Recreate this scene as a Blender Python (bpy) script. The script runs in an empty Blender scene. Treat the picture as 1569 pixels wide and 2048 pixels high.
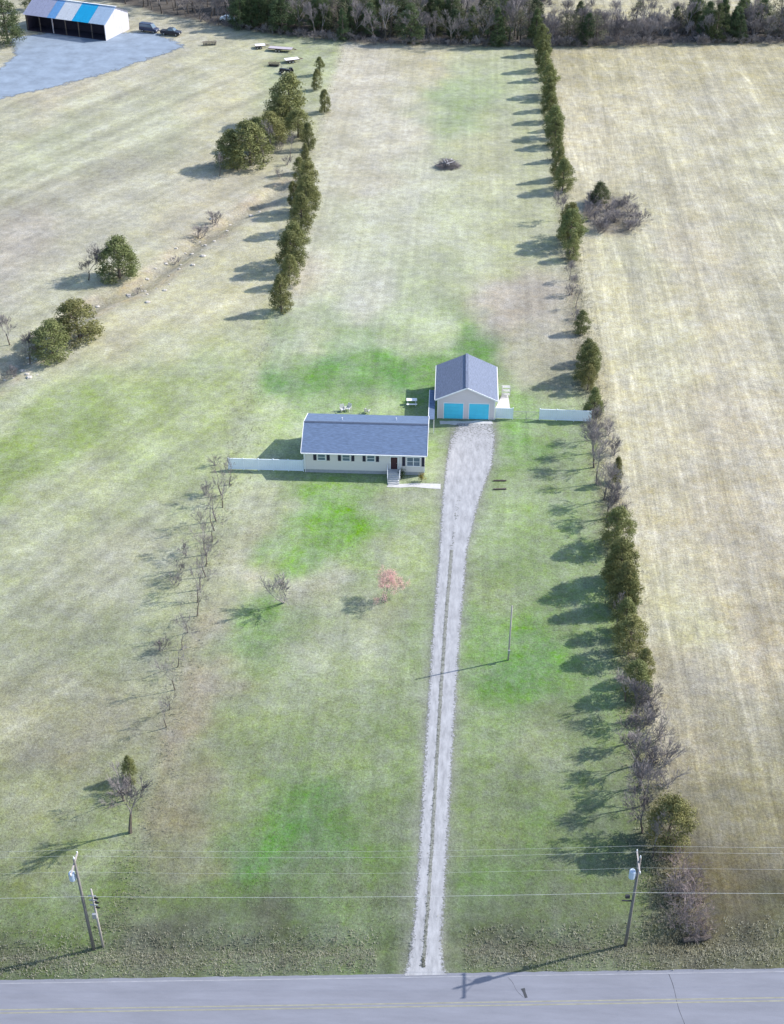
import bpy, math, random
import numpy as np
from mathutils import Vector, Matrix

R = math.radians
rnd = random.Random(11)
nrs = np.random.RandomState(5)
scene = bpy.context.scene
COL = scene.collection

# ------------------------------------------------------------------ camera
PW, PH = 1569.0, 2048.0          # size of the photograph the distances were measured on
FPX, PITCH, YAW, CAMH = 2621.65, R(36.246), R(2.686), 104.7
FW = np.array([-math.sin(YAW) * math.cos(PITCH), math.cos(YAW) * math.cos(PITCH), -math.sin(PITCH)])
RT = np.array([math.cos(YAW), math.sin(YAW), 0.0])
UP = np.cross(RT, FW)
CAM = np.array([0.0, 0.0, CAMH])
cam = bpy.data.cameras.new('camera')
cam.sensor_fit = 'VERTICAL'
cam.sensor_height = 36.0
cam.lens = FPX / PH * 36.0
cam.clip_start, cam.clip_end = 1.0, 6000.0
camo = bpy.data.objects.new('camera', cam)
camo.matrix_world = Matrix(((RT[0], UP[0], -FW[0], 0), (RT[1], UP[1], -FW[1], 0), (RT[2], UP[2], -FW[2], CAMH), (0, 0, 0, 1)))
COL.objects.link(camo)
scene.camera = camo

# ------------------------------------------------------------------ light
SUN_EL, SUN_AZ = R(36.0), math.atan2(0.943, 0.333)   # azimuth from +Y towards +X
world = bpy.data.worlds.new('World')
scene.world = world
world.use_nodes = True
wn = world.node_tree
sky = wn.nodes.new('ShaderNodeTexSky')
sky.sky_type = 'NISHITA'
sky.sun_disc = False
sky.sun_elevation = SUN_EL
sky.sun_rotation = SUN_AZ
sky.air_density, sky.dust_density, sky.ozone_density = 1.0, 1.0, 1.6
bg = wn.nodes['Background']
bg.inputs['Strength'].default_value = 0.15
wn.links.new(sky.outputs[0], bg.inputs[0])
sl = bpy.data.lights.new('sun', 'SUN')
sl.energy, sl.angle, sl.color = 3.7, R(0.5), (1.0, 0.95, 0.88)
so = bpy.data.objects.new('sun', sl)
sd = Vector((math.sin(SUN_AZ) * math.cos(SUN_EL), math.cos(SUN_AZ) * math.cos(SUN_EL), math.sin(SUN_EL)))
so.rotation_euler = sd.to_track_quat('Z', 'Y').to_euler()
so.location = (60, 40, 120)
COL.objects.link(so)
scene.view_settings.view_transform = 'Standard'
scene.view_settings.look = 'None'
scene.view_settings.gamma = 1.0
scene.view_settings.use_curve_mapping = False
scene.view_settings.exposure = 1.0
scene.cycles.max_bounces = 5

# ------------------------------------------------------------------ helpers
def G(x, y, z=0.0):
    """ground point seen at a pixel of the photograph"""
    d = FW + RT * ((x - PW / 2) / FPX) - UP * ((y - PH / 2) / FPX)
    return CAM + d * ((z - CAMH) / d[2])

def lin(c):
    c = np.asarray(c, float) / 255.0
    return np.where(c <= 0.04045, c / 12.92, ((c + 0.055) / 1.055) ** 2.4)

ALB = 0.525        # sunlit display value -> surface colour
def alb(r, g, b, k=1.0):
    return tuple(float(v) for v in np.clip(lin((r, g, b)) * ALB * k, 0.004, 0.85))

def tag(o, label, cat, group=None):
    o['label'] = label
    o['category'] = cat
    if group:
        o['group'] = group
    return o

def struct(o, kind='structure'):
    o['kind'] = kind
    return o

def empty(name, loc, rz=0.0):
    o = bpy.data.objects.new(name, None)
    o.empty_display_size = 0.5
    o.location = loc
    o.rotation_euler = (0, 0, rz)
    COL.objects.link(o)
    return o

def link(name, mesh, parent=None, loc=None):
    o = bpy.data.objects.new(name, mesh)
    COL.objects.link(o)
    if parent is not None:
        o.parent = parent
    if loc is not None:
        o.location = loc
    return o

class MB:
    def __init__(s):
        s.v, s.f = [], []
    def add(s, vs, fs):
        b = len(s.v)
        s.v += [tuple(map(float, p)) for p in vs]
        s.f += [tuple(i + b for i in f) for f in fs]
        return s
    def box(s, x0, x1, y0, y1, z0, z1):
        return s.add([(x0, y0, z0), (x1, y0, z0), (x1, y1, z0), (x0, y1, z0), (x0, y0, z1), (x1, y0, z1), (x1, y1, z1), (x0, y1, z1)],
                     [(3, 2, 1, 0), (4, 5, 6, 7), (0, 1, 5, 4), (1, 2, 6, 5), (2, 3, 7, 6), (3, 0, 4, 7)])
    def bar(s, a, b, w, h):
        a, b = Vector(a), Vector(b)
        d = (b - a).normalized()
        u = d.cross(Vector((0, 0, 1)))
        if u.length < 1e-4:
            u = Vector((1, 0, 0))
        u.normalize()
        n = u.cross(d)
        q = [(-w / 2, -h / 2), (w / 2, -h / 2), (w / 2, h / 2), (-w / 2, h / 2)]
        vs = [a + u * i + n * j for i, j in q] + [b + u * i + n * j for i, j in q]
        return s.add(vs, [(3, 2, 1, 0), (4, 5, 6, 7), (0, 1, 5, 4), (1, 2, 6, 5), (2, 3, 7, 6), (3, 0, 4, 7)])
    def tube(s, pts, rs, n=6, cap=True):
        pts = [Vector(p) for p in pts]
        if not hasattr(rs, '__len__'):
            rs = [rs] * len(pts)
        b = len(s.v)
        for i, p in enumerate(pts):
            d = (pts[min(i + 1, len(pts) - 1)] - pts[max(i - 1, 0)]).normalized()
            u = d.cross(Vector((0.13, 0.31, 0.94)))
            if u.length < 1e-3:
                u = d.cross(Vector((1, 0, 0)))
            u.normalize()
            w = d.cross(u)
            for k in range(n):
                a = 2 * math.pi * k / n
                q = p + (u * math.cos(a) + w * math.sin(a)) * rs[i]
                s.v.append((q.x, q.y, q.z))
        for i in range(len(pts) - 1):
            for k in range(n):
                k2 = (k + 1) % n
                s.f.append((b + i * n + k, b + i * n + k2, b + (i + 1) * n + k2, b + (i + 1) * n + k))
        if cap:
            s.f.append(tuple(b + k for k in reversed(range(n))))
            s.f.append(tuple(b + (len(pts) - 1) * n + k for k in range(n)))
        return s
    def disc(s, c, r0, r1, ax, w, n=20):
        """a ring or wheel: axis ax (unit), width w"""
        c, ax = Vector(c), Vector(ax).normalized()
        u = ax.cross(Vector((0, 0, 1)))
        if u.length < 1e-3:
            u = Vector((1, 0, 0))
        u.normalize()
        t = ax.cross(u)
        b = len(s.v)
        prof = [(r0, -w / 2), (r1 * 0.94, -w / 2), (r1, -w * 0.3), (r1, w * 0.3), (r1 * 0.94, w / 2), (r0, w / 2)]
        for k in range(n):
            a = 2 * math.pi * k / n
            for (r, o) in prof:
                q = c + (u * math.cos(a) + t * math.sin(a)) * r + ax * o
                s.v.append((q.x, q.y, q.z))
        m = len(prof)
        for k in range(n):
            k2 = (k + 1) % n
            for j in range(m - 1):
                s.f.append((b + k * m + j, b + k2 * m + j, b + k2 * m + j + 1, b + k * m + j + 1))
        s.f.append(tuple(b + k * m for k in reversed(range(n))))
        s.f.append(tuple(b + k * m + m - 1 for k in range(n)))
        return s
    def mesh(s, name, mat, smooth=False):
        m = bpy.data.meshes.new(name)
        m.from_pydata(s.v, [], s.f)
        if mat is not None:
            m.materials.append(mat)
        if smooth:
            m.polygons.foreach_set('use_smooth', [True] * len(m.polygons))
        m.update()
        return m
    def build(s, name, mat, parent=None, smooth=False):
        return link(name, s.mesh(name, mat, smooth), parent)

def prism(mb, outline, y0, y1):
    """outline in (x, z), extruded along y"""
    n = len(outline)
    vs = [(x, y0, z) for x, z in outline] + [(x, y1, z) for x, z in outline]
    fs = [tuple(range(n)), tuple(reversed(range(n, 2 * n)))]
    for i in range(n):
        j = (i + 1) % n
        fs.append((j, i, n + i, n + j))
    return mb.add(vs, fs)

# ------------------------------------------------------------------ materials
def mat(name, col, rough=0.8, var=0.12, scale=2.0, bump=0.0, bscale=20.0, metal=0.0, spec=0.3, stretch=(1, 1, 1), objvar=0.0, col2=None, transl=0.0):
    m = bpy.data.materials.new(name)
    m.use_nodes = True
    nt = m.node_tree
    N, L = nt.nodes, nt.links
    p = N['Principled BSDF']
    p.inputs['Roughness'].default_value = rough
    p.inputs['Metallic'].default_value = metal
    p.inputs['Specular IOR Level'].default_value = spec
    tc = N.new('ShaderNodeTexCoord')
    mp = N.new('ShaderNodeMapping')
    mp.inputs['Scale'].default_value = stretch
    L.new(tc.outputs['Object'], mp.inputs[0])
    nz = N.new('ShaderNodeTexNoise')
    nz.inputs['Scale'].default_value = scale
    nz.inputs['Detail'].default_value = 5
    nz.inputs['Roughness'].default_value = 0.65
    L.new(mp.outputs[0], nz.inputs[0])
    mr = N.new('ShaderNodeMapRange')
    mr.inputs[1].default_value, mr.inputs[2].default_value = 0.25, 0.75
    mr.inputs[3].default_value, mr.inputs[4].default_value = 1 - var, 1 + var
    L.new(nz.outputs[0], mr.inputs[0])
    src = None
    if col2 is not None:
        mx0 = N.new('ShaderNodeMix'); mx0.data_type = 'RGBA'
        oi0 = N.new('ShaderNodeObjectInfo')
        L.new(oi0.outputs['Random'], mx0.inputs[0])
        mx0.inputs[6].default_value = (*col, 1); mx0.inputs[7].default_value = (*col2, 1)
        src = mx0.outputs[2]
    fac = mr.outputs[0]
    if objvar:
        oi = N.new('ShaderNodeObjectInfo')
        ma = N.new('ShaderNodeMath'); ma.operation = 'MULTIPLY_ADD'
        ma.inputs[1].default_value = 2 * objvar; ma.inputs[2].default_value = 1 - objvar
        mw = N.new('ShaderNodeMath'); mw.operation = 'FRACT'
        ms = N.new('ShaderNodeMath'); ms.operation = 'MULTIPLY'; ms.inputs[1].default_value = 7.31
        L.new(oi.outputs['Random'], ms.inputs[0]); L.new(ms.outputs[0], mw.inputs[0]); L.new(mw.outputs[0], ma.inputs[0])
        mm = N.new('ShaderNodeMath'); mm.operation = 'MULTIPLY'
        L.new(ma.outputs[0], mm.inputs[0]); L.new(fac, mm.inputs[1])
        fac = mm.outputs[0]
    vm = N.new('ShaderNodeVectorMath'); vm.operation = 'SCALE'
    if src is None:
        vm.inputs[0].default_value = col
    else:
        L.new(src, vm.inputs[0])
    L.new(fac, vm.inputs['Scale'])
    L.new(vm.outputs[0], p.inputs['Base Color'])
    if bump:
        nb = N.new('ShaderNodeTexNoise')
        nb.inputs['Scale'].default_value = bscale
        nb.inputs['Detail'].default_value = 4
        L.new(mp.outputs[0], nb.inputs[0])
        bp = N.new('ShaderNodeBump')
        bp.inputs['Strength'].default_value = bump
        bp.inputs['Distance'].default_value = 0.05
        L.new(nb.outputs[0], bp.inputs['Height'])
        L.new(bp.outputs[0], p.inputs['Normal'])
    if transl:
        tr = N.new('ShaderNodeBsdfTranslucent')
        L.new(vm.outputs[0], tr.inputs[0])
        ms_ = N.new('ShaderNodeMixShader')
        ms_.inputs[0].default_value = transl
        L.new(p.outputs[0], ms_.inputs[1]); L.new(tr.outputs[0], ms_.inputs[2])
        L.new(ms_.outputs[0], N['Material Output'].inputs[0])
    return m

M = {}
M['cedar'] = mat('cedar_foliage', (0.150, 0.178, 0.070), 0.85, 0.45, 1.1, objvar=0.22, col2=(0.190, 0.185, 0.072), transl=0.25)
M['spruce'] = mat('evergreen_foliage', (0.058, 0.092, 0.042), 0.85, 0.45, 0.8, objvar=0.3, col2=(0.090, 0.112, 0.046), transl=0.2)
M['greybud'] = mat('budding_foliage', (0.12, 0.125, 0.075), 0.9, 0.4, 1.0, objvar=0.2, transl=0.2)
M['bark'] = mat('bark', (0.115, 0.095, 0.078), 0.95, 0.3, 5.0, objvar=0.2)
M['twig'] = mat('bare_twigs', (0.260, 0.235, 0.230), 0.95, 0.25, 2.0, objvar=0.2, col2=(0.165, 0.150, 0.155))
M['twig_red'] = mat('reddish_twigs', (0.260, 0.205, 0.190), 0.95, 0.3, 2.0, objvar=0.2, col2=(0.220, 0.190, 0.195))
M['twig_pale'] = mat('pale_twigs', (0.34, 0.31, 0.29), 0.95, 0.2, 2.0, objvar=0.15)
M['blossom'] = mat('pink_blossom', (0.74, 0.47, 0.44), 0.9, 0.2, 2.0, transl=0.4)
M['shrub'] = mat('shrub_leaves', (0.040, 0.070, 0.022), 0.8, 0.4, 4.0, transl=0.15)
M['golden'] = mat('golden_shrub_leaves', (0.22, 0.18, 0.04), 0.8, 0.4, 4.0, transl=0.15)
M['roof'] = mat('house_shingles', (0.100, 0.145, 0.235), 0.8, 0.38, 1.6, 0.5, 6.0, stretch=(0.9, 4, 9))
M['ridge'] = mat('ridge_shingles', (0.060, 0.080, 0.125), 0.8, 0.2, 4.0)
M['garage_roof'] = mat('garage_shingles', (0.130, 0.155, 0.220), 0.8, 0.35, 2.0, 0.4, 6.0, stretch=(4, 0.8, 9))
M['siding'] = mat('beige_siding', (0.68, 0.63, 0.60), 0.7, 0.06, 3.0, stretch=(0.3, 0.3, 6))
M['foundation'] = mat('foundation_block', (0.36, 0.36, 0.38), 0.9, 0.15, 3.0)
M['garage_wall'] = mat('garage_siding', (0.66, 0.60, 0.60), 0.7, 0.07, 3.0, stretch=(0.3, 0.3, 6))
M['trim'] = mat('white_trim', (0.80, 0.80, 0.80), 0.5, 0.04)
M['shutter'] = mat('dark_shutters', (0.028, 0.028, 0.050), 0.6, 0.15)
M['door'] = mat('maroon_door', (0.055, 0.022, 0.028), 0.5, 0.15)
M['cyan'] = mat('turquoise_cast', (0.085, 0.60, 0.80), 0.5, 0.08, 1.0)  # cyan cast over shaded white garage doors, put into the base colour
M['glass'] = mat('window_glass', (0.10, 0.15, 0.20), 0.12, 0.2, 1.0, spec=0.6)
M['metal'] = mat('galvanised_metal', (0.42, 0.43, 0.45), 0.45, 0.15, 3.0, metal=0.6)
M['dark_metal'] = mat('dark_metal', (0.03, 0.03, 0.036), 0.5, 0.2)
M['vinyl'] = mat('white_vinyl', (0.74, 0.80, 0.86), 0.5, 0.06, 0.8)
M['concrete'] = mat('pale_concrete', (0.46, 0.455, 0.45), 0.9, 0.14, 1.5, 0.2, 14)
M['pole'] = mat('weathered_pole', (0.16, 0.15, 0.145), 0.9, 0.3, 3.0, stretch=(4, 4, 0.4))
M['pole_pale'] = mat('pale_pole', (0.34, 0.31, 0.30), 0.9, 0.25, 3.0, stretch=(4, 4, 0.4))
M['insulator'] = mat('pale_insulator', (0.70, 0.72, 0.76), 0.3, 0.05)
M['can'] = mat('transformer_paint', (0.42, 0.50, 0.62), 0.4, 0.1)
M['wire'] = mat('bright_wire', (0.66, 0.67, 0.66), 0.5, 0.1, metal=0.3)
M['steel_white'] = mat('white_steel_roof', (0.58, 0.60, 0.63), 0.45, 0.08, 1.0)
M['steel_pale'] = mat('pale_steel_roof', (0.36, 0.46, 0.58), 0.45, 0.1, 1.0)
M['steel_cyan'] = mat('cyan_steel_roof', (0.012, 0.34, 0.60), 0.45, 0.1, 1.0)
M['steel_blue'] = mat('blue_steel_roof', (0.14, 0.32, 0.58), 0.45, 0.1, 1.0)
M['steel_grey'] = mat('lavender_steel_roof', (0.34, 0.35, 0.46), 0.45, 0.1, 1.0)
M['barn_shade'] = mat('barn_interior_shade', (0.030, 0.025, 0.042), 0.9, 0.3, 1.0)  # shade inside the open barn put into the colour
M['barn_wall'] = mat('barn_cladding', (0.46, 0.45, 0.50), 0.6, 0.3, 0.6, stretch=(3, 3, 0.4))
M['dark_car'] = mat('dark_blue_paint', (0.022, 0.030, 0.070), 0.3, 0.1, spec=0.5)
M['black_car'] = mat('black_paint', (0.016, 0.016, 0.026), 0.3, 0.1, spec=0.5)
M['white_car'] = mat('white_paint', (0.78, 0.80, 0.80), 0.3, 0.04, spec=0.5)
M['rubber'] = mat('rubber', (0.02, 0.02, 0.02), 0.9, 0.2)
M['rust'] = mat('rusty_steel', (0.10, 0.060, 0.050), 0.8, 0.35, 4.0)
M['deck_wood'] = mat('grey_boards', (0.40, 0.37, 0.40), 0.85, 0.25, 3.0)
M['old_white'] = mat('weathered_white', (0.50, 0.50, 0.49), 0.7, 0.15)
M['log'] = mat('bleached_wood', (0.38, 0.36, 0.36), 0.9, 0.3, 3.0)
M['timber'] = mat('dark_timber', (0.09, 0.075, 0.065), 0.9, 0.25, 3.0)
M['stone'] = mat('pale_stone', (0.44, 0.41, 0.37), 0.9, 0.3, 1.0)
M['dry_grass'] = mat('dry_tufts', (0.34, 0.33, 0.24), 0.95, 0.35, 0.35, transl=0.5)
M['weeds'] = mat('grey_weeds', (0.40, 0.39, 0.31), 0.95, 0.45, 0.5, transl=0.5)
M['strip_grass'] = mat('strip_grass', (0.20, 0.21, 0.15), 0.95, 0.4, 0.5, transl=0.4)

# ------------------------------------------------------------------ ground
def value_noise(x, y, seed=0):
    xi, yi = np.floor(x).astype(int), np.floor(y).astype(int)
    xf, yf = x - xi, y - yi
    def h(a, b):
        n = (a * 374761393 + b * 668265263 + seed * 974634773) & 0x7fffffff
        n = ((n ^ (n >> 13)) * 1274126177) & 0x7fffffff
        return ((n ^ (n >> 16)) & 0xffff) / 65535.0
    u, v = xf * xf * (3 - 2 * xf), yf * yf * (3 - 2 * yf)
    return (h(xi, yi) * (1 - u) + h(xi + 1, yi) * u) * (1 - v) + (h(xi, yi + 1) * (1 - u) + h(xi + 1, yi + 1) * u) * v

def fbm(x, y, seed=0, o=4):
    s, a, t = 0, 0.5, 0
    for k in range(o):
        s = s + a * value_noise(x * 2 ** k, y * 2 ** k, seed + k)
        t += a
        a *= 0.5
    return s / t

def smooth(a, b, x):
    t = np.clip((x - a) / (b - a), 0, 1)
    return t * t * (3 - 2 * t)

DL = [(912, 846), (900, 880), (893, 930), (886, 1000), (880, 1100), (868, 1250), (858, 1400), (849, 1550), (840, 1700), (831, 1830), (824, 1895), (816, 1935), (808, 1952)]
DR = [(992, 848), (992, 880), (984, 930), (958, 1000), (934, 1100), (921, 1250), (911, 1400), (902, 1550), (894, 1700), (886, 1830), (883, 1895), (886, 1935), (894, 1950)]
LX, RX = -29.5, 22.3                      # the two overgrown boundary lines
ROAD_A, ROAD_S = 71.45, 0.0644            # near road edge: Y = ROAD_A + ROAD_S * (X + 3)
def road_y(x, off=0.0):
    return ROAD_A + ROAD_S * (x + 3.0) + off

CREEK = [G(*p)[:2] for p in ((-60, 800), (0, 755), (60, 712), (190, 610), (285, 572), (370, 505), (430, 460), (510, 412), (575, 370))]
def creek_dist(x, y):
    d = np.full(np.shape(x), 1e9)
    for a, b in zip(CREEK[:-1], CREEK[1:]):
        ab = b - a
        t = np.clip(((x - a[0]) * ab[0] + (y - a[1]) * ab[1]) / (ab @ ab), 0, 1)
        d = np.minimum(d, np.hypot(x - a[0] - ab[0] * t, y - a[1] - ab[1] * t))
    return d

def height(x, y):
    x, y = np.asarray(x, float), np.asarray(y, float)
    z = -0.9 * np.exp(-(creek_dist(x, y) / 1.8) ** 2)
    drive = np.exp(-((x + 0.5) / 3.0) ** 2)
    z = z - 0.45 * np.exp(-((y - road_y(x, 3.0)) / 1.1) ** 2) * (1 - drive)
    far = smooth(400, 700, y) + smooth(130, 400, np.abs(x))
    z = z + far * 3.0 * (fbm(x / 160, y / 160, 3) - 0.5)
    lumpy = smooth(0, 3, y - road_y(x, 1.0)) * (1 - np.exp(-((x + 3) / 14) ** 2) * smooth(140, 150, y) * (1 - smooth(180, 190, y)))
    z = z + 0.10 * (fbm(x / 5, y / 5, 9) - 0.5) * lumpy * (1 - drive)
    return z

ANCH = {  # grass tones, with lens darkening towards the road put into them
 'left': [((100,180),(198,191,170)),((0,260),(194,194,170)),((300,250),(194,196,170)),((100,300),(196,200,170)),((450,200),(204,200,170)),((600,100),(180,190,150)),
          ((200,400),(190,188,170)),((420,400),(198,192,170)),((30,480),(186,180,170)),((300,620),(204,200,170)),((450,600),(208,204,170)),((400,700),(202,204,170)),
          ((100,690),(194,194,170)),((20,900),(150,172,104)),((180,860),(158,180,112)),((330,800),(168,186,124)),((430,760),(176,190,140)),((0,830),(178,186,150)),
          ((150,960),(182,190,150)),((330,930),(176,190,140)),((60,1080),(176,182,150)),((220,1080),(178,180,156)),((100,1230),(166,172,142)),((250,1280),(160,168,136)),
          ((60,1400),(168,168,140)),((160,1500),(164,163,138)),((60,1600),(152,158,120)),((200,1640),(138,152,108)),((80,1700),(140,152,108)),((60,1800),(118,138,92)),
          ((150,1830),(116,136,88)),((50,1880),(100,112,82)),((120,1910),(104,124,78)),((300,100),(194,190,170))],
 'lot':  [((850,120),(196,190,162)),((720,160),(200,194,178)),((780,250),(202,198,182)),((920,215),(166,184,140)),((960,300),(188,190,156)),((720,330),(200,196,178)),
          ((800,400),(202,204,184)),((700,470),(200,204,180)),((900,480),(194,200,168)),((1010,520),(186,192,150)),((750,600),(200,202,186)),((850,640),(182,194,156)),
          ((620,560),(204,198,182)),((640,690),(186,190,164)),((1020,610),(194,184,172)),((1060,600),(180,172,162)),((940,690),(112,158,86)),((680,720),(104,160,76)),
          ((780,722),(100,158,70)),((860,735),(122,166,90)),((585,775),(98,156,70)),((660,765),(112,160,80)),((630,745),(140,174,112)),((560,840),(188,202,152)),
          ((720,800),(170,190,138)),((500,870),(184,198,150)),((590,730),(170,182,150)),((1060,720),(178,176,152)),((1040,790),(142,176,112)),((1100,690),(172,168,150)),
          ((1050,870),(128,172,92)),((1100,900),(150,170,126)),((1000,1000),(158,180,128)),((1100,960),(150,168,122)),((700,985),(150,186,112)),((610,1040),(128,178,82)),
          ((690,1060),(116,170,66)),((660,1110),(132,174,90)),((800,1010),(172,182,150)),((800,1130),(166,180,132)),((500,1000),(186,192,158)),((480,1100),(184,184,158)),
          ((550,1150),(186,180,160)),((640,1180),(188,188,166)),((560,1225),(120,168,82)),((620,1300),(168,176,146)),((740,1260),(170,178,148)),((450,1250),(170,164,144)),
          ((540,1300),(132,164,104)),((800,1400),(146,164,118)),((650,1400),(152,166,126)),((440,1400),(164,156,138)),((360,1480),(160,152,132)),((520,1470),(146,160,118)),
          ((650,1560),(140,158,112)),((350,1600),(152,148,122)),((500,1560),(140,156,110)),((590,1680),(98,146,74)),((490,1730),(98,144,76)),((680,1740),(106,142,84)),
          ((350,1720),(138,142,108)),((420,1800),(116,138,92)),((700,1830),(114,136,96)),((280,1830),(118,134,96)),((560,1830),(110,136,90)),((300,1890),(102,108,88)),
          ((600,1885),(100,106,86)),((780,1800),(118,136,94)),((1040,1340),(110,164,78)),((980,1290),(134,168,100)),((1060,1360),(112,162,78)),((1000,1180),(154,172,124)),
          ((1080,1120),(140,164,110)),((1150,1300),(132,152,108)),((980,1480),(142,164,114)),((1080,1520),(146,158,118)),((1150,1480),(128,144,104)),((960,1650),(132,152,104)),
          ((1100,1660),(126,142,102)),((1000,1740),(112,142,86)),((1180,1700),(108,126,88)),((940,1830),(110,132,90)),((1100,1820),(112,128,94)),((1230,1830),(116,134,90)),
          ((1000,1890),(98,104,84)),((1200,1880),(106,116,90))],
 'right':[((1350,110),(192,182,140)),((1200,130),(188,178,136)),((1500,120),(192,182,142)),((1300,200),(202,192,158)),((1450,220),(198,190,162)),((1350,300),(204,196,162)),
          ((1200,260),(202,192,160)),((1400,380),(200,192,162)),((1540,320),(202,196,162)),((1250,500),(202,198,162)),((1400,500),(200,190,162)),((1530,480),(198,192,162)),
          ((1230,600),(206,198,158)),((1300,700),(206,200,162)),((1420,640),(204,194,162)),((1520,640),(194,188,160)),((1350,850),(206,196,162)),((1500,850),(202,190,162)),
          ((1260,900),(206,198,160)),((1320,1020),(202,192,156)),((1450,1020),(204,192,162)),((1540,1050),(196,184,156)),((1350,1200),(194,190,150)),((1480,1250),(196,182,150)),
          ((1360,1350),(180,172,146)),((1500,1400),(172,166,138)),((1400,1500),(172,162,132)),((1520,1550),(160,154,122)),((1450,1680),(148,142,108)),((1540,1720),(142,132,94)),
          ((1420,1780),(124,114,84)),((1540,1830),(100,96,66)),((1480,1870),(92,94,70)),((1440,1910),(114,120,84)),((1550,1915),(110,116,80))],
}
DULL = 0.80       # winter grass is duller than it first looks
def region_colour(reg, x, y):
    pts = np.array([G(*p)[:2] for p, c in ANCH[reg]])
    cols = np.array([np.array(c, float) for p, c in ANCH[reg]])
    grey = cols @ np.array([0.3, 0.59, 0.11])
    cols = lin(np.clip(grey[:, None] + (cols - grey[:, None]) * DULL * (0.78 if reg == 'right' else 1.0), 5, 250) * np.array([1.01, 1.0, 0.965]) * (1.045 if reg == 'lot' else 1.02))
    num = np.zeros(x.shape + (3,)); den = np.zeros(x.shape)
    for (px, py), c in zip(pts, cols):
        k = 75.0 / py                          # far anchors stand further apart along Y
        d2 = (x - px) ** 2 + ((y - py) * k * 1.25) ** 2
        w = 1.0 / (d2 + 4.0) ** 1.7
        num += w[..., None] * c; den += w
    return num / den[..., None]

def axis(parts):
    o = []
    for a, b, s in parts:
        n = max(1, int(round((b - a) / s)))
        o += list(np.linspace(a, b, n, endpoint=False))
    o.append(parts[-1][1])
    return np.array(o)

gx = axis([(-2500, -400, 300), (-400, -130, 15), (-130, 110, 1.1), (110, 400, 15), (400, 2500, 300)])
gy = axis([(-900, 40, 60), (40, 60, 4), (60, 190, 0.9), (190, 400, 1.6), (400, 700, 20), (700, 3500, 280)])
X, Y = np.meshgrid(gx, gy)
wob = 1.6 * (fbm(X / 4, Y / 6, 21) - 0.5) * 2
wx = X + 12 * (fbm(X / 11, Y / 13, 31, 3) - 0.5) + 4 * (fbm(X / 3.4, Y / 4.1, 33, 2) - 0.5); wy = Y + 16 * (fbm(X / 12, Y / 11, 41, 3) - 0.5) + 6 * (fbm(X / 3.6, Y / 4.4, 43, 2) - 0.5)
wl = 1 - smooth(LX - 1.5, LX + 1.5, X + wob)
wr = smooth(RX - 0.5, RX + 1.6, X + wob)
C3 = region_colour('lot', wx, wy)
C3 = C3 * (1 - wl)[..., None] + region_colour('left', wx, wy) * wl[..., None]
C3 = C3 * (1 - wr)[..., None] + region_colour('right', wx, wy) * wr[..., None]
# verge weeds, creek banks, leaf litter and the forest floor have colours of their own
vg = np.exp(-((Y - road_y(X, 2.3)) / 1.1) ** 2) * 0.6
C3 = C3 * (1 - 0.4 * vg)[..., None] + (lin((126, 124, 110)) * 0.4) * vg[..., None]
dl = np.array([G(*p)[:2] for p in DL])[::-1]; dr_ = np.array([G(*p)[:2] for p in DR])[::-1]
xl, xr_ = np.interp(Y, dl[:, 1], dl[:, 0]), np.interp(Y, dr_[:, 1], dr_[:, 0])
od = np.maximum(np.maximum(xl - X, X - xr_), 0) + 0.5 * np.maximum(np.abs(Y - 118) - 47.5, 0)
wear = np.exp(-((od + 0.8 * (fbm(X / 1.5, Y / 1.5, 17) - 0.5)) / 0.8) ** 2) * 0.75
C3 = C3 * (1 - wear)[..., None] + lin((160, 162, 148)) * wear[..., None]
cd = creek_dist(X, Y)
bank = np.exp(-((cd - 2.2) / 1.4) ** 2) * (0.35 + 0.65 * (fbm(X / 5, Y / 5, 77) > 0.5))
C3 = C3 * (1 - 0.6 * bank)[..., None] + (lin((206, 188, 164)) * 0.6) * bank[..., None]
bed = np.exp(-(cd / 1.1) ** 2) * 0.7
C3 = C3 * (1 - 0.6 * bed)[..., None] + (lin((130, 122, 112)) * 0.6) * bed[..., None]
for bx in (RX,):
    lit = np.exp(-((X - bx + wob * 0.6) / 1.8) ** 2) * 0.32
    C3 = C3 * (1 - lit)[..., None] + lin((140, 126, 106)) * lit[..., None]
WOODF = np.array([G(*p)[:2] for p in ((-150, -60), (240, 6), (300, 22), (380, 38), (470, 54), (560, 68), (640, 76), (760, 86), (1080, 92), (1330, 86), (1569, 84), (1750, 84))])
def wood_front(x):
    return np.interp(x, WOODF[:, 0], WOODF[:, 1])
WD = np.interp(X, [-60, 18, 26, 200], [400, 60, 21, 24])      # the wood is only a belt behind the right field
wf = smooth(-2, 1.5, Y - wood_front(X) + wob) * (1 - smooth(-1, 2, Y - wood_front(X) - WD + 2 * wob))
C3 = C3 * (1 - wf)[..., None] + lin((112, 106, 100)) * wf[..., None]
br = smooth(4.9, 3.2, np.hypot((X - G(1218, 430)[0]) * 0.7, (Y - G(1218, 430)[1]) * 0.4) + wob * 0.5)
C3 = C3 * (1 - 0.7 * br)[..., None] + lin((122, 112, 108)) * (0.7 * br)[..., None]
n1 = fbm(X / 5.3 + Y / 17, Y / 6.1 - X / 19, 51, 2); n2 = fbm(X / 14, Y / 14, 61)
C3 = C3 * (1 + 0.34 * (n1 - 0.5) + 0.18 * (n2 - 0.5))[..., None]
C3 = np.clip(C3 * ALB, 0.004, 0.8)
Z = height(X, Y)
ny, nx = X.shape
V = np.stack([X, Y, Z], -1).reshape(-1, 3)
ii = (np.arange(ny - 1)[:, None] * nx + np.arange(nx - 1)[None, :]).ravel()
F = np.stack([ii, ii + 1, ii + nx + 1, ii + nx], -1)
gm = bpy.data.meshes.new('ground')
gm.vertices.add(len(V)); gm.vertices.foreach_set('co', V.ravel())
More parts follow.
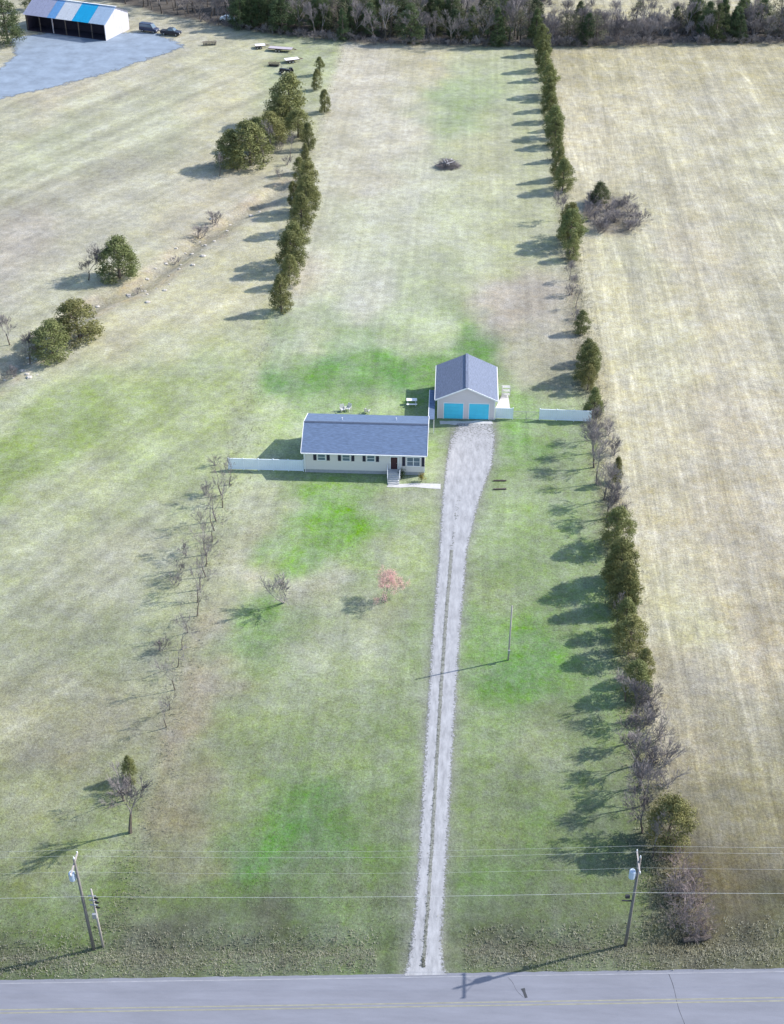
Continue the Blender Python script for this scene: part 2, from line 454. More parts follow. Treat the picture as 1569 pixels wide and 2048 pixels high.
gm.loops.add(F.size); gm.loops.foreach_set('vertex_index', F.ravel())
gm.polygons.add(len(F)); gm.polygons.foreach_set('loop_start', np.arange(len(F)) * 4)
gm.polygons.foreach_set('use_smooth', np.ones(len(F), bool))
gm.update(calc_edges=True)
at = gm.color_attributes.new('tint', 'FLOAT_COLOR', 'POINT')
at.data.foreach_set('color', np.concatenate([C3.reshape(-1, 3), np.ones((len(V), 1))], 1).ravel())
at = gm.color_attributes.new('zone', 'FLOAT_COLOR', 'POINT')
lot = (1 - wl) * (1 - wr)
at.data.foreach_set('color', np.stack([wr * (1 - wf), wl * (1 - wf), lot, np.ones_like(wr)], -1).ravel())

def ground_mat():
    m = bpy.data.materials.new('field_grass')
    m.use_nodes = True
    nt = m.node_tree; N, L = nt.nodes, nt.links
    p = N['Principled BSDF']
    p.inputs['Roughness'].default_value = 0.95
    p.inputs['Specular IOR Level'].default_value = 0.1
    ca = N.new('ShaderNodeVertexColor'); ca.layer_name = 'tint'
    za = N.new('ShaderNodeVertexColor'); za.layer_name = 'zone'
    sp = N.new('ShaderNodeSeparateColor'); L.new(za.outputs[0], sp.inputs[0])
    tc = N.new('ShaderNodeTexCoord')
    def noise(scale, detail=4, stretch=None, rot=0.0, rough=0.6):
        src = tc.outputs['Object']
        if stretch:
            r_ = N.new('ShaderNodeMapping'); r_.inputs['Rotation'].default_value = (0, 0, rot)
            L.new(src, r_.inputs[0])
            mp = N.new('ShaderNodeMapping'); mp.inputs['Scale'].default_value = stretch
            L.new(r_.outputs[0], mp.inputs[0]); src = mp.outputs[0]
        n = N.new('ShaderNodeTexNoise')
        n.inputs['Scale'].default_value = scale; n.inputs['Detail'].default_value = detail; n.inputs['Roughness'].default_value = rough
        L.new(src, n.inputs[0])
        return n.outputs[0]
    def rng(x, lo, hi, a=0.3, b=0.7):
        r = N.new('ShaderNodeMapRange'); r.inputs[1].default_value = a; r.inputs[2].default_value = b
        r.inputs[3].default_value = lo; r.inputs[4].default_value = hi
        L.new(x, r.inputs[0]); return r.outputs[0]
    def mul(a, b):
        q = N.new('ShaderNodeMath'); q.operation = 'MULTIPLY'; L.new(a, q.inputs[0]); L.new(b, q.inputs[1]); return q.outputs[0]
    def lerp1(f, x):       # 1 where f = 0, x where f = 1
        q = N.new('ShaderNodeMix'); q.data_type = 'FLOAT'; q.inputs[2].default_value = 1.0
        L.new(f, q.inputs[0]); L.new(x, q.inputs[3]); return q.outputs[0]
    f = rng(noise(3.2, 6, rough=0.75), 0.62, 1.38)
    f = mul(f, rng(noise(0.7, 4), 0.82, 1.18))
    f = mul(f, rng(noise(0.16, 5, rough=0.7), 0.88, 1.12))
    f = mul(f, rng(noise(8.0, 3, rough=0.8), 0.72, 1.28))
    f = mul(f, lerp1(sp.outputs[0], rng(noise(1.0, 3, (0.55, 0.006, 1), R(1.3)), 0.84, 1.16)))
    f = mul(f, lerp1(sp.outputs[0], rng(noise(1.0, 2, (0.16, 0.0022, 1), R(-1.0)), 0.93, 1.10)))
    sx = N.new('ShaderNodeSeparateXYZ'); L.new(tc.outputs['Object'], sx.inputs[0])
    def mth(op, a_, b_=None, c_=None):
        q = N.new('ShaderNodeMath'); q.operation = op
        for i_, v_ in enumerate((a_, b_, c_)):
            if v_ is None: continue
            if isinstance(v_, (int, float)): q.inputs[i_].default_value = v_
            else: L.new(v_, q.inputs[i_])
        return q.outputs[0]
    xx = mth('MULTIPLY_ADD', sx.outputs[1], 0.022, sx.outputs[0])
    bend = mth('MAXIMUM', mth('SUBTRACT', sx.outputs[1], 185.0), 0.0)
    xx = mth('MULTIPLY_ADD', mth('MULTIPLY', bend, bend), 0.00055, xx)
    xx = mth('ADD', xx, mth('MULTIPLY', noise(1.0, 2, (0.1, 0.02, 1)), 1.6))
    ph_ = mth('ABSOLUTE', mth('SUBTRACT', mth('FRACT', mth('MULTIPLY', mth('ADD', xx, -0.9), 1 / 6.7)), 0.5))
    ln = mth('MULTIPLY', rng(ph_, 1.0, 0.0, 0.01, 0.085), rng(noise(1.0, 3, (0.3, 0.03, 1)), 0.0, 1.0, 0.38, 0.58))
    f = mul(f, lerp1(sp.outputs[0], mth('MULTIPLY_ADD', ln, 0.20, 1.0)))
    f = mul(f, lerp1(sp.outputs[0], rng(noise(1.0, 4, (3.2, 0.16, 1), R(1.2), 0.7), 0.80, 1.20)))
    a, b = G(100, 420), G(500, 235)
    ang = -math.atan2(b[1] - a[1], b[0] - a[0])
    f = mul(f, lerp1(sp.outputs[1], rng(noise(1.0, 3, (0.008, 0.22, 1), ang), 0.82, 1.18)))
    f = mul(f, lerp1(sp.outputs[2], rng(noise(1.0, 4, (0.9, 0.02, 1), R(0.6)), 0.90, 1.10)))
    vm = N.new('ShaderNodeVectorMath'); vm.operation = 'SCALE'
    L.new(ca.outputs[0], vm.inputs[0]); L.new(f, vm.inputs['Scale'])
    # green blades and straw mingle at arm's length
    hs = N.new('ShaderNodeHueSaturation')
    L.new(vm.outputs[0], hs.inputs['Color'])
    L.new(rng(noise(1.6, 5, rough=0.7), 0.491, 0.513), hs.inputs['Hue'])
    L.new(mul(rng(noise(0.22, 5, rough=0.75), 0.62, 1.30), rng(noise(1.3, 4, rough=0.7), 0.78, 1.22)), hs.inputs['Saturation'])
    L.new(hs.outputs[0], p.inputs['Base Color'])
    bp = N.new('ShaderNodeBump'); bp.inputs['Strength'].default_value = 0.55; bp.inputs['Distance'].default_value = 0.12
    L.new(noise(4.5, 5, rough=0.7), bp.inputs['Height']); L.new(bp.outputs[0], p.inputs['Normal'])
    return m
gm.materials.append(ground_mat())
struct(link('ground', gm))

# ------------------------------------------------------------------ road, driveway, pads, paths
road_m = mat('asphalt', (0.178, 0.185, 0.218), 0.9, 0.14, 0.6, 0.25, 30, stretch=(0.25, 1.5, 1))
xs = np.arange(-320, 321, 4.0)
def strip(name, m, off0, off1, z, xs=xs, jit=0.0):
    mb = MB()
    vs = []
    for x in xs:
        j = rnd.uniform(-jit, jit)
        vs += [(x, road_y(x, off0), z), (x, road_y(x, off1 + j), z)]
    mb.add(vs, [(2 * i, 2 * i + 2, 2 * i + 3, 2 * i + 1) for i in range(len(xs) - 1)])
    return mb.build(name, m)
struct(strip('road', road_m, -6.6, 0.0, 0.020, xs=np.arange(-320, 321, 0.8), jit=0.05))
yl = mat('worn_yellow_paint', (0.225, 0.222, 0.175), 0.8, 0.22, 2.5, stretch=(0.4, 1, 1))
wl_m = mat('worn_white_paint', (0.24, 0.245, 0.27), 0.8, 0.25, 2.5, stretch=(0.4, 1, 1))
struct(strip('centre_line', yl, -3.10, -2.97, 0.025))
struct(strip('centre_line', yl, -3.42, -3.29, 0.025))
struct(strip('edge_line', wl_m, -0.42, -0.31, 0.025))
dark_mark = mat('dark_road_mark', (0.045, 0.048, 0.055), 0.8, 0.2)  # one dark tone for the thin road lines and the painted shadow
def ribbon(name, pts, w, z, m):
    mb = MB(); vs = []
    for i, p in enumerate(pts):
        a, b = np.array(pts[max(i - 1, 0)]), np.array(pts[min(i + 1, len(pts) - 1)])
        d = (b - a) / np.linalg.norm(b - a); n = np.array([-d[1], d[0]])
        ww = w * rnd.uniform(0.6, 1.3) / 2
        vs += [(*(np.array(p) - n * ww), z), (*(np.array(p) + n * ww), z)]
    mb.add(vs, [(2 * i, 2 * i + 2, 2 * i + 3, 2 * i + 1) for i in range(len(pts) - 1)])
    return mb.build(name, m)
line_pts = [G(1338 + 40 * t + 1.5 * math.sin(9 * t), 1948 + 130 * t)[:2] for t in np.linspace(0, 1, 16)]  # narrow dark line running across the road
struct(ribbon('road_dark_line', line_pts, 0.05, 0.024, dark_mark))
line_pts = [G(1016 + 30 * t + 2 * math.sin(7 * t), 1955 + 40 * t)[:2] for t in np.linspace(0, 1, 9)]  # short, thinner dark line leading towards the patch
struct(ribbon('road_dark_line', line_pts, 0.03, 0.024, dark_mark))
struct(ribbon('road_shadow_patch', [G(1046, 1977)[:2], G(1049, 1985)[:2], G(1053, 1996)[:2]], 0.34, 0.025, dark_mark))  # shadow of pole equipment painted on the road as a dark patch

gravel = mat('pale_gravel', (0.295, 0.298, 0.312), 0.95, 0.30, 1.3, 0.5, 16, stretch=(1.3, 0.35, 1))
def poly_sheet(name, px, m, z=0.03, grid=0.5):
    """gravel or concrete sheet with a slightly ragged edge; px are photo pixels on the ground"""
    P = [np.array(G(*p)[:2]) for p in px]
    Q = []
    for a, b in zip(P, P[1:] + P[:1]):
        n = max(1, int(np.linalg.norm(b - a) / grid))
        for k in range(n):
            q = a + (b - a) * k / n
            Q.append((q[0] + rnd.uniform(-1, 1) * 0.10 * grid, q[1] + rnd.uniform(-1, 1) * 0.2 * grid, z))
    mb = MB(); mb.add(Q, [tuple(range(len(Q)))])
    o = mb.build(name, m)
    return struct(o)
def track(name, L_, R_, m, z, jit, cols=9, fr=0.42):
    a = np.array([G(*p)[:2] for p in L_]); b = np.array([G(*p)[:2] for p in R_])
    s = np.linspace(0, 1, 520); k = np.linspace(0, 1, len(a))
    A = np.stack([np.interp(s, k, a[:, i]) for i in (0, 1)], 1); B = np.stack([np.interp(s, k, b[:, i]) for i in (0, 1)], 1)
    mb = MB(); vs = []; ed = []
    for i in range(len(s)):
        ja, jb = jit * (fbm(np.array(i / 1.3), np.array(0.5), 5) - 0.5), jit * (fbm(np.array(i / 1.3), np.array(9.5), 6) - 0.5)
        for c in range(cols):
            wd = np.linalg.norm(B[i] - A[i]); e = min(fr / wd, 0.3)
            tt = [-e, e][c] if c < 2 else ([1 - e, 1 + e][c - cols + 2] if c > cols - 3 else e + (1 - 2 * e) * (c - 1) / (cols - 3))
            q = A[i] + (B[i] - A[i]) * tt
            vs.append((*q, z)); ed.append(1.0 if c in (0, cols - 1) else (0.36 * max(0, 1 - s[i] / 0.16) + (0.22 * max(0, 1 - s[i] / 0.2) if c in (1, cols - 2) else 0)) * (name == 'driveway'))
    mb.add(vs, [(i * cols + c, i * cols + c + 1, (i + 1) * cols + c + 1, (i + 1) * cols + c) for i in range(len(s) - 1) for c in range(cols - 1)])
    o = mb.build(name, m)
    at_ = o.data.color_attributes.new('edge', 'FLOAT_COLOR', 'POINT')
    at_.data.foreach_set('color', np.repeat(np.array(ed)[:, None], 4, 1).astype(np.float32).ravel())
    return struct(o)
def ragged(m, sc):
    """scattered margin: the sheet breaks up into patches where the edge attribute rises"""
    nt = m.node_tree; N, L = nt.nodes, nt.links
    ca = N.new('ShaderNodeVertexColor'); ca.layer_name = 'edge'
    tc = N.new('ShaderNodeTexCoord'); nz = N.new('ShaderNodeTexNoise')
    nz.inputs['Scale'].default_value = sc; nz.inputs['Detail'].default_value = 6; nz.inputs['Roughness'].default_value = 0.7
    L.new(tc.outputs['Object'], nz.inputs[0])
    r = N.new('ShaderNodeMapRange'); r.inputs[1].default_value, r.inputs[2].default_value = 0.25, 0.75
    L.new(nz.outputs[0], r.inputs[0])
    a = N.new('ShaderNodeMath'); a.operation = 'SUBTRACT'; L.new(r.outputs[0], a.inputs[0]); L.new(ca.outputs[0], a.inputs[1])
    g = N.new('ShaderNodeMapRange'); g.inputs[1].default_value, g.inputs[2].default_value = -0.22, 0.22
    L.new(a.outputs[0], g.inputs[0])
    L.new(g.outputs[0], N['Principled BSDF'].inputs['Alpha'])
    return m
ragged(gravel, 3.2)
track('driveway', DL, DR, gravel, 0.035, 0.55)
mid = [(a[0] * .56 + b[0] * .44, a[1] * .56 + b[1] * .44) for a, b in zip(DL, DR)]
tuft_pts = []
def tufts(name, pts, m, hmin=0.12, hmax=0.35, spread=0.16, n=4):
    mb = MB(); vs, fs = [], []
    for (x, y, z) in pts:
        for k in range(n):
            a = rnd.uniform(0, 6.283); h = rnd.uniform(hmin, hmax); w = rnd.uniform(0.02, 0.05) * (1 + h)
            ox, oy = rnd.uniform(-spread, spread), rnd.uniform(-spread, spread)
            lx, ly = rnd.uniform(-0.5, 0.5) * h, rnd.uniform(-0.5, 0.5) * h
            b = len(vs)
            c_, s_ = math.cos(a) * w, math.sin(a) * w
            vs += [(x + ox - c_, y + oy - s_, z), (x + ox + c_, y + oy + s_, z), (x + ox + lx, y + oy + ly, z + h)]
            fs.append((b, b + 1, b + 2))
    mb.v, mb.f = vs, fs
    return struct(mb.build(name, m), 'stuff')
ml = [(p[0] - 3, p[1]) for p in mid[4:12]]; mr2 = [(p[0] + 3, p[1]) for p in mid[4:12]]
track('median_strip', ml, mr2, ragged(mat('worn_median', (0.185, 0.190, 0.172), 0.95, 0.4, 2.0, 0.4, 12), 1.7), 0.045, 0.35, 7, 0.2)
pts = []
mw = np.array([G(*p)[:2] for p in mid[3:12]])
kk = np.linspace(0, 1, len(mw))
for _ in range(500):
    s = rnd.random() ** 0.85
    q = [np.interp(s, kk, mw[:, i]) for i in (0, 1)]
    if fbm(np.array(q[1] / 3.0), np.array(0.3), 91) < 0.36:
        continue
    pts.append((q[0] + rnd.gauss(-0.05, 0.10), q[1], 0.036))
tufts('median_grass', pts, M['strip_grass'], 0.04, 0.10, 0.10, 4)

poly_sheet('walkway', [(776, 966), (880, 969), (880, 977), (776, 974)], M['concrete'], 0.030, 1.5)
poly_sheet('concrete_pad', [(989, 818), (1003, 790), (1018, 790), (1022, 818)], M['concrete'], 0.034, 1.5)
pad_m = mat('blue_grey_gravel', (0.190, 0.235, 0.295), 0.95, 0.28, 0.25, 0.3, 6)
def rimmed_sheet(name, px, m, z, rim, grid=1.0):
    P = [np.array(G(*p)[:2]) for p in px]; Q = []
    for a, b in zip(P, P[1:] + P[:1]):
        n = max(1, int(np.linalg.norm(b - a) / grid))
        Q += [a + (b - a) * k / n for k in range(n)]
    n = len(Q); Q = np.array(Q); T = np.roll(Q, -2, 0) - np.roll(Q, 2, 0)
    area = sum(Q[k][0] * Q[(k + 1) % n][1] - Q[(k + 1) % n][0] * Q[k][1] for k in range(n))
    Nn = np.stack([T[:, 1], -T[:, 0]], 1) / np.linalg.norm(T, axis=1)[:, None] * (1 if area > 0 else -1)
    vs = [(*q, z) for q in Q] + [(*(q + w * rim), z) for q, w in zip(Q, Nn)]
    mb = MB(); mb.add(vs, [tuple(range(n))] + [(k, (k + 1) % n, n + (k + 1) % n, n + k) for k in range(n)])
    o = mb.build(name, m)
    at_ = o.data.color_attributes.new('edge', 'FLOAT_COLOR', 'POINT')
    at_.data.foreach_set('color', np.repeat(np.array([0.0] * n + [1.0] * n)[:, None], 4, 1).astype(np.float32).ravel())
    return struct(o)
rimmed_sheet('gravel_pad', [(-120, 212), (-60, 170), (0, 148), (45, 112), (35, 78), (120, 66), (215, 70), (300, 70), (356, 93), (300, 112), (230, 136), (120, 166), (0, 193), (-80, 220)], ragged(pad_m, 0.45), 0.06, 3.2)

# ------------------------------------------------------------------ trees
def leaf_cloud(centres, sizes, per, lmin, lmax, seed):
    r = np.random.RandomState(seed)
    vs, fs = [], []
    for c, s in zip(centres, sizes):
        n = max(6, int(per * (s / 0.7) ** 1.5))
        d = r.normal(size=(n, 3)); d /= np.linalg.norm(d, axis=1)[:, None]
        rad = s * (0.45 + 0.6 * r.rand(n) ** 0.7)
        p = np.array(c) + d * rad[:, None] * np.array([1, 1, 0.8])
        nrm = d + r.normal(scale=0.55, size=(n, 3)) + np.array([0, 0, 0.25])
        nrm /= np.linalg.norm(nrm, axis=1)[:, None]
        t = np.cross(nrm, r.normal(size=(n, 3))); t /= np.linalg.norm(t, axis=1)[:, None]
        b = np.cross(nrm, t)
        L = r.uniform(lmin, lmax, n)[:, None]
        k = len(vs) and sum(len(v) for v in vs)
        quad = np.stack([p - t * L * 0.5, p - b * L * 0.28, p + t * L * 0.5, p + b * L * 0.28], 1).reshape(-1, 3)
        vs.append(quad)
        fs.append(np.arange(n * 4).reshape(-1, 4) + k)
    return np.concatenate(vs), np.concatenate(fs)

def np_mesh(name, v, f, m):
    me = bpy.data.meshes.new(name)
    me.vertices.add(len(v)); me.vertices.foreach_set('co', np.asarray(v, np.float32).ravel())
    me.loops.add(f.size); me.loops.foreach_set('vertex_index', f.ravel().astype(np.int32))
    me.polygons.add(len(f)); me.polygons.foreach_set('loop_start', np.arange(len(f)) * f.shape[1])
    me.update(calc_edges=True)
    me.materials.append(m)
    return me

def evergreen(seed, H, Rad, shape, m, per=105, lmin=0.12, lmax=0.27, nclump=125):
    r = np.random.RandomState(seed)
    C_, S_ = [], []
    lean = r.normal(scale=0.03, size=2)
    lobes = [(r.uniform(0, 6.28), r.uniform(0.75, 1.2)) for _ in range(5)]
    for i in range(nclump):
        t = r.rand() ** 0.85
        if shape == 'cone':
            pr = (1 - t) ** 0.75 * (0.25 + 0.75 * min(1, (t + 0.03) / 0.16))
        elif shape == 'round':
            pr = math.sqrt(max(0.02, 1 - (2 * t - 0.72) ** 2 * 0.75)) if t < 0.95 else 0.3
        else:
            pr = (1 - t ** 1.8) ** 0.6 * (0.72 + 0.28 * min(1, t / 0.2))
        a = r.uniform(0, 6.283)
        lob = 1 + 0.22 * sum(math.cos(a - la) ** 7 * lr for la, lr in lobes if math.cos(a - la) > 0) - 0.08
        rr = Rad * pr * lob * math.sqrt(r.uniform(0.22, 1.0)) * 0.9
        z = H * (0.05 + 0.92 * t)
        C_.append((rr * math.cos(a) + lean[0] * z, rr * math.sin(a) + lean[1] * z, z))
        S_.append(r.uniform(0.42, 0.85) * (1.0 - 0.45 * t if shape == 'cone' else 1.0 - 0.2 * t) * (Rad / 2.4))
    v, f = leaf_cloud(C_, S_, per, lmin, lmax, seed + 100)
    v[:, 2] = np.maximum(v[:, 2], 0.05)
    crown = np_mesh('crown', v, f, m)
    tk = MB()
    tk.tube([(0, 0, -0.3), (lean[0] * H * .4, lean[1] * H * .4, H * 0.4), (lean[0] * H * .93, lean[1] * H * .93, H * 0.93)], [0.025 * H, 0.018 * H, 0.004 * H], 6)
    for c in C_[::3]:
        z0 = max(0.2, c[2] - 0.5 * math.hypot(c[0], c[1]))
        tk.tube([(lean[0] * z0, lean[1] * z0, z0), c], [0.045, 0.015], 4, False)
    return crown, tk.mesh('trunk', M['bark'])

def bare(seed, H, spread, m, stems=1, levels=5, r0=None, twig=0.016, kids=(2, 4), buds=None):
    r = random.Random(seed)
    tk, cr = MB(), MB()
    r0 = r0 or H * 0.022
    tips = []
    def grow(p, d, L, rad, lev, mb):
        n = 2 if lev > 1 else 3
        pts, rs = [p], [rad]
        q, dd = p, d
        for k in range(n):
            dd = (dd + Vector((r.gauss(0, .13), r.gauss(0, .13), r.gauss(0.04, .07)))).normalized()
            q = q + dd * (L / n)
            pts.append(q); rs.append(max(twig, rad * (1 - 0.45 * (k + 1) / n)))
        mb.tube(pts, rs, 5 if lev == 0 else 3, lev == 0)
        if lev >= levels:
            tips.append(pts[-1]); return
        nk = r.randint(*kids) + (1 if lev >= 2 else 0)
        for k in range(nk):
            f = r.uniform(0.45, 1.0) if k else 1.0
            i = min(n - 1, int(f * n)); base = pts[i].lerp(pts[i + 1], min(1, f * n - i)) if f < 1 else pts[-1]
            ax = Vector((r.gauss(0, 1), r.gauss(0, 1), r.gauss(0, 0.5))).normalized()
            ang = r.uniform(0.35, 0.9) * spread * (0.6 if k == 0 else 1)
            nd = (Matrix.Rotation(ang, 3, ax) @ dd)
            nd.z += 0.12
            grow(base, nd.normalized(), L * r.uniform(0.58, 0.82), max(twig, rs[-1] * r.uniform(0.55, 0.8)), lev + 1, cr)
    for s in range(stems):
        a = r.uniform(0, 6.283); t = 0 if stems == 1 else r.uniform(0.15, 0.75) * spread
        d = Vector((math.sin(t) * math.cos(a), math.sin(t) * math.sin(a), math.cos(t)))
        L = H * (0.30 if stems == 1 else 0.38) * r.uniform(0.8, 1.15)
        grow(Vector((r.gauss(0, .06 * stems ** .5), r.gauss(0, .06 * stems ** .5), -0.2)), d, L, r0 * (1 if stems == 1 else 0.6), 0, tk)
    zmax = max(t.z for t in tips)
    k = H / zmax
    for mb in (tk, cr):
        mb.v = [(x * k, y * k, z * k) for x, y, z in mb.v]
    return cr.mesh('crown', m), tk.mesh('trunk', m if stems > 1 else M['bark']), [t * k for t in tips]

KIND = {}
KIND['cedar'] = [evergreen(s, 7.0, 2.5, sh, M['cedar']) for s, sh in ((1, 'egg'), (2, 'cone'), (3, 'egg'), (4, 'round'), (5, 'egg'))]
KIND['dark'] = [evergreen(s, 9.0, 2.8, sh, M['spruce']) for s, sh in ((11, 'cone'), (12, 'egg'), (13, 'cone'), (14, 'egg'))]
KIND['budding'] = [evergreen(s, 8.0, 2.8, 'round', M['greybud'], per=16, lmin=0.15, lmax=0.3) for s in (16, 17)]
KIND['bare'] = [bare(s, 8.0, 1.0, M['twig'])[:2] for s in (21, 22, 23, 24)]
KIND['thin_bare'] = [bare(s, 8.0, 1.05, M['twig'], kids=(2, 3), levels=5, twig=0.011, r0=0.12)[:2] for s in (61, 62, 63, 64)]
KIND['tall_bare'] = [bare(s, 10.0, 0.85, M['twig'])[:2] for s in (26, 27, 28)]
KIND['pale_bare'] = [bare(31, 5.0, 1.0, M['twig_pale'], stems=3, levels=4)[:2]]
KIND['brush'] = [bare(s, 3.0, 1.0, M['twig'], stems=9, levels=3, twig=0.012)[:2] for s in (41, 42, 43)]
KIND['red_brush'] = [bare(s, 3.0, 1.2, M['twig_red'], stems=12, levels=3, twig=0.010, kids=(2, 3))[:2] for s in (46, 47, 48)]
CROWN_H = {'thin_bare': 8.0, 'cedar': 7.0, 'dark': 9.0, 'budding': 8.0, 'bare': 8.0, 'tall_bare': 10.0, 'pale_bare': 5.0, 'brush': 3.0, 'red_brush': 3.0}
NAMES = {'thin_bare': 'bare_tree', 'cedar': 'cedar_tree', 'dark': 'evergreen_tree', 'budding': 'budding_tree', 'bare': 'bare_tree', 'tall_bare': 'bare_tree', 'pale_bare': 'bare_tree', 'brush': 'bare_shrub', 'red_brush': 'bare_shrub'}
CATS = {'thin_bare': 'tree', 'cedar': 'cedar', 'dark': 'evergreen tree', 'budding': 'tree', 'bare': 'tree', 'tall_bare': 'tree', 'pale_bare': 'tree', 'brush': 'shrub', 'red_brush': 'shrub'}
def plant(kind, x, y, h, label, group=None, wide=1.0, var=None):
    i = rnd.randrange(len(KIND[kind])) if var is None else var
    crown, trunk = KIND[kind][i]
    s = h / CROWN_H[kind]
    o = empty(NAMES[kind], (x, y, float(height(x, y))), rnd.uniform(0, 6.28))
    o.scale = (s * wide, s * wide, s)
    link('trunk', trunk, o)
    link('crown', crown, o)
    return tag(o, label, CATS[kind], group)

ORD = ['first', 'second', 'third', 'fourth', 'fifth', 'sixth', 'seventh', 'eighth', 'ninth', 'tenth', 'eleventh', 'twelfth', 'thirteenth', 'fourteenth', 'fifteenth',
       'sixteenth', 'seventeenth', 'eighteenth', 'nineteenth', 'twentieth', 'twenty-first', 'twenty-second', 'twenty-third', 'twenty-fourth', 'twenty-fifth',
       'twenty-sixth', 'twenty-seventh', 'twenty-eighth', 'twenty-ninth', 'thirtieth', 'thirty-first', 'thirty-second', 'thirty-third', 'thirty-fourth'] + [f'{n}th' for n in range(35, 100)]
def row(entries, side, group):
    """entries (kind, x, y, h, wide); every label counts its own kind from the road"""
    entries = sorted(entries, key=lambda e: e[2])
    cnt = {}
    for kind, x, y, h, w in entries:
        word = {'cedar': 'olive green cedar', 'dark': 'dark evergreen', 'bare': 'leafless grey tree', 'thin_bare': 'thin leafless tree', 'tall_bare': 'tall leafless tree', 'brush': 'grey leafless bush', 'red_brush': 'reddish brown leafless bush'}[kind]
        n = cnt.get(word, 0); cnt[word] = n + 1
        plant(kind, x, y, h, f'{ORD[n]} {word} from the road in the {side} boundary row', group, w)

def from_shadow(tx, ty, bx):
    """a row tree from the tip of its shadow in the photograph"""
    t = G(tx, ty)
    k = (bx - t[0]) / 0.943
    return bx, t[1] + 0.333 * k, k * math.tan(SUN_EL)

E = []
for tx, ty in ((998, 117), (1004, 148), (1014, 167), (1008, 201), (1026, 228), (1026, 250), (1026, 284), (1032, 302), (1045, 330), (1032, 370), (1038, 392),
               (1026, 494), (1024, 509), (1076, 528), (1098, 676), (1103, 738), (1063, 779), (1100, 792), (1096, 849),
               (1108, 1117), (1081, 1205), (1097, 1246), (1137, 1290), (1127, 1336), (1159, 1417)):
    x, y, h = from_shadow(tx, ty, RX + rnd.uniform(-0.3, 0.5))
    E.append(('cedar', x, y, min(h, 7.6), rnd.uniform(0.82, 1.05)))
for px, py, h, w in ((1235, 1155, 6.0, 0.9), (1255, 1215, 5.6, 0.9), (1285, 1360, 4.6, 0.8), (1335, 1690, 6.8, 1.0), (1185, 745, 4.8, 0.75), (1232, 965, 4.4, 0.6), (1100, 200, 5.5, 0.8), (1112, 260, 5.0, 0.8)):
    p = G(px, py); E.append(('cedar', max(p[0], RX - 0.5), p[1], h, w))
for py, h in ((440, 6.5), (466, 6.0), (560, 4.0), (590, 3.8), (615, 4.2), (880, 5.5), (905, 6.0), (935, 6.5), (968, 7.0), (1000, 6.5), (1035, 6.0), (1075, 5.0), (1260, 5.5), (1400, 5.6), (1440, 6.4), (1480, 6.5), (1530, 7.0), (1570, 7.2), (1610, 7.6), (1665, 7.8), (1715, 7.4)):
    xb = 937 + (py + 898) * (1305 - 937) / (1905 + 898)
    p = G(xb + rnd.uniform(-2, 10), py); E.append(('bare', p[0] + 0.8, p[1], h * (0.86 if py > 1400 else 1.0), rnd.uniform(0.75, 1.0)))
for px, py, h in ((1200, 830, 2.6), (1215, 870, 2.6), (1226, 910, 3.0), (1234, 1000, 3.0), (1240, 1030, 2.8), (1262, 1290, 2.8), (1296, 1400, 3.0), (1306, 1440, 3.2), (1318, 1480, 3.4), (1326, 1530, 3.2), (1330, 1570, 3.2),
                  (1130, 520, 2.4), (1140, 590, 2.2), (1155, 640, 2.4)):
    p = G(px, py); E.append(('brush', p[0], p[1], h, rnd.uniform(0.9, 1.2)))
for px, py, h in ((1352, 1720, 3.2), (1362, 1750, 3.2), (1385, 1770, 3.0), (1365, 1790, 3.2), (1395, 1805, 2.8), (1375, 1830, 3.2), (1402, 1845, 2.6), (1355, 1850, 3.0), (1385, 1868, 2.4), (1348, 1790, 3.0), (1410, 1866, 2.2)):
    p = G(px, py); E.append(('red_brush', p[0], p[1], h, rnd.uniform(0.9, 1.2)))
row(E, 'right', 'trees and bushes along the right boundary')

E = []
for tx, ty in ((502, 411), (477, 444), (469, 482), (440, 545), (447, 560), (489, 582), (449, 640)):
    x, y, h = from_shadow(tx, ty, LX + 1.3 + rnd.uniform(-0.5, 0.5))
    E.append(('cedar', x, y, min(h, 8.0), rnd.uniform(0.85, 1.0)))
for px, py, h, w in ((650, 225, 5.5, 0.8), (633, 180, 5.0, 0.8), (640, 150, 4.5, 0.8), (612, 345, 6.5, 0.75), (590, 420, 6.0, 0.75), (262, 1560, 3.6, 0.7), (618, 300, 6.0, 0.8), (600, 365, 5.5, 0.8)):
    p = G(px, py); E.append(('cedar', p[0], p[1], h, w))
for py, h in ((970, 6.0), (990, 6.5), (1015, 7.0), (1042, 6.8), (1062, 7.0), (1085, 6.6), (1110, 7.2), (1132, 7.2), (1155, 7.0), (1180, 7.2), (1205, 7.4), (1232, 7.0), (1265, 6.2), (1300, 5.6), (1335, 6.0), (1380, 5.6), (1420, 5.0), (1455, 4.6)):
    xb = 937 + (py + 898) * (225 - 937) / (1905 + 898)
    p = G(xb - rnd.uniform(2, 16), py); E.append(('thin_bare', p[0], p[1], h * 0.86, rnd.uniform(0.75, 0.95)))
for px, py, h in ((262, 1665, 8.5), (248, 1600, 5.5)):
    p = G(px, py); E.append(('tall_bare', p[0], p[1], h, 0.9))
for px, py, h in ((240, 1590, 2.6), (252, 1580, 2.4), (372, 1110, 2.2), (352, 1170, 2.2), (362, 1145, 2.2), (322, 1300, 2.0), (410, 990, 2.2), (430, 930, 2.0), (575, 330, 2.4), (560, 355, 2.4), (560, 300, 2.6)):
    p = G(px, py); E.append(('brush', p[0], p[1], h, rnd.uniform(0.9, 1.2)))
row(E, 'left', 'trees and bushes along the left boundary')

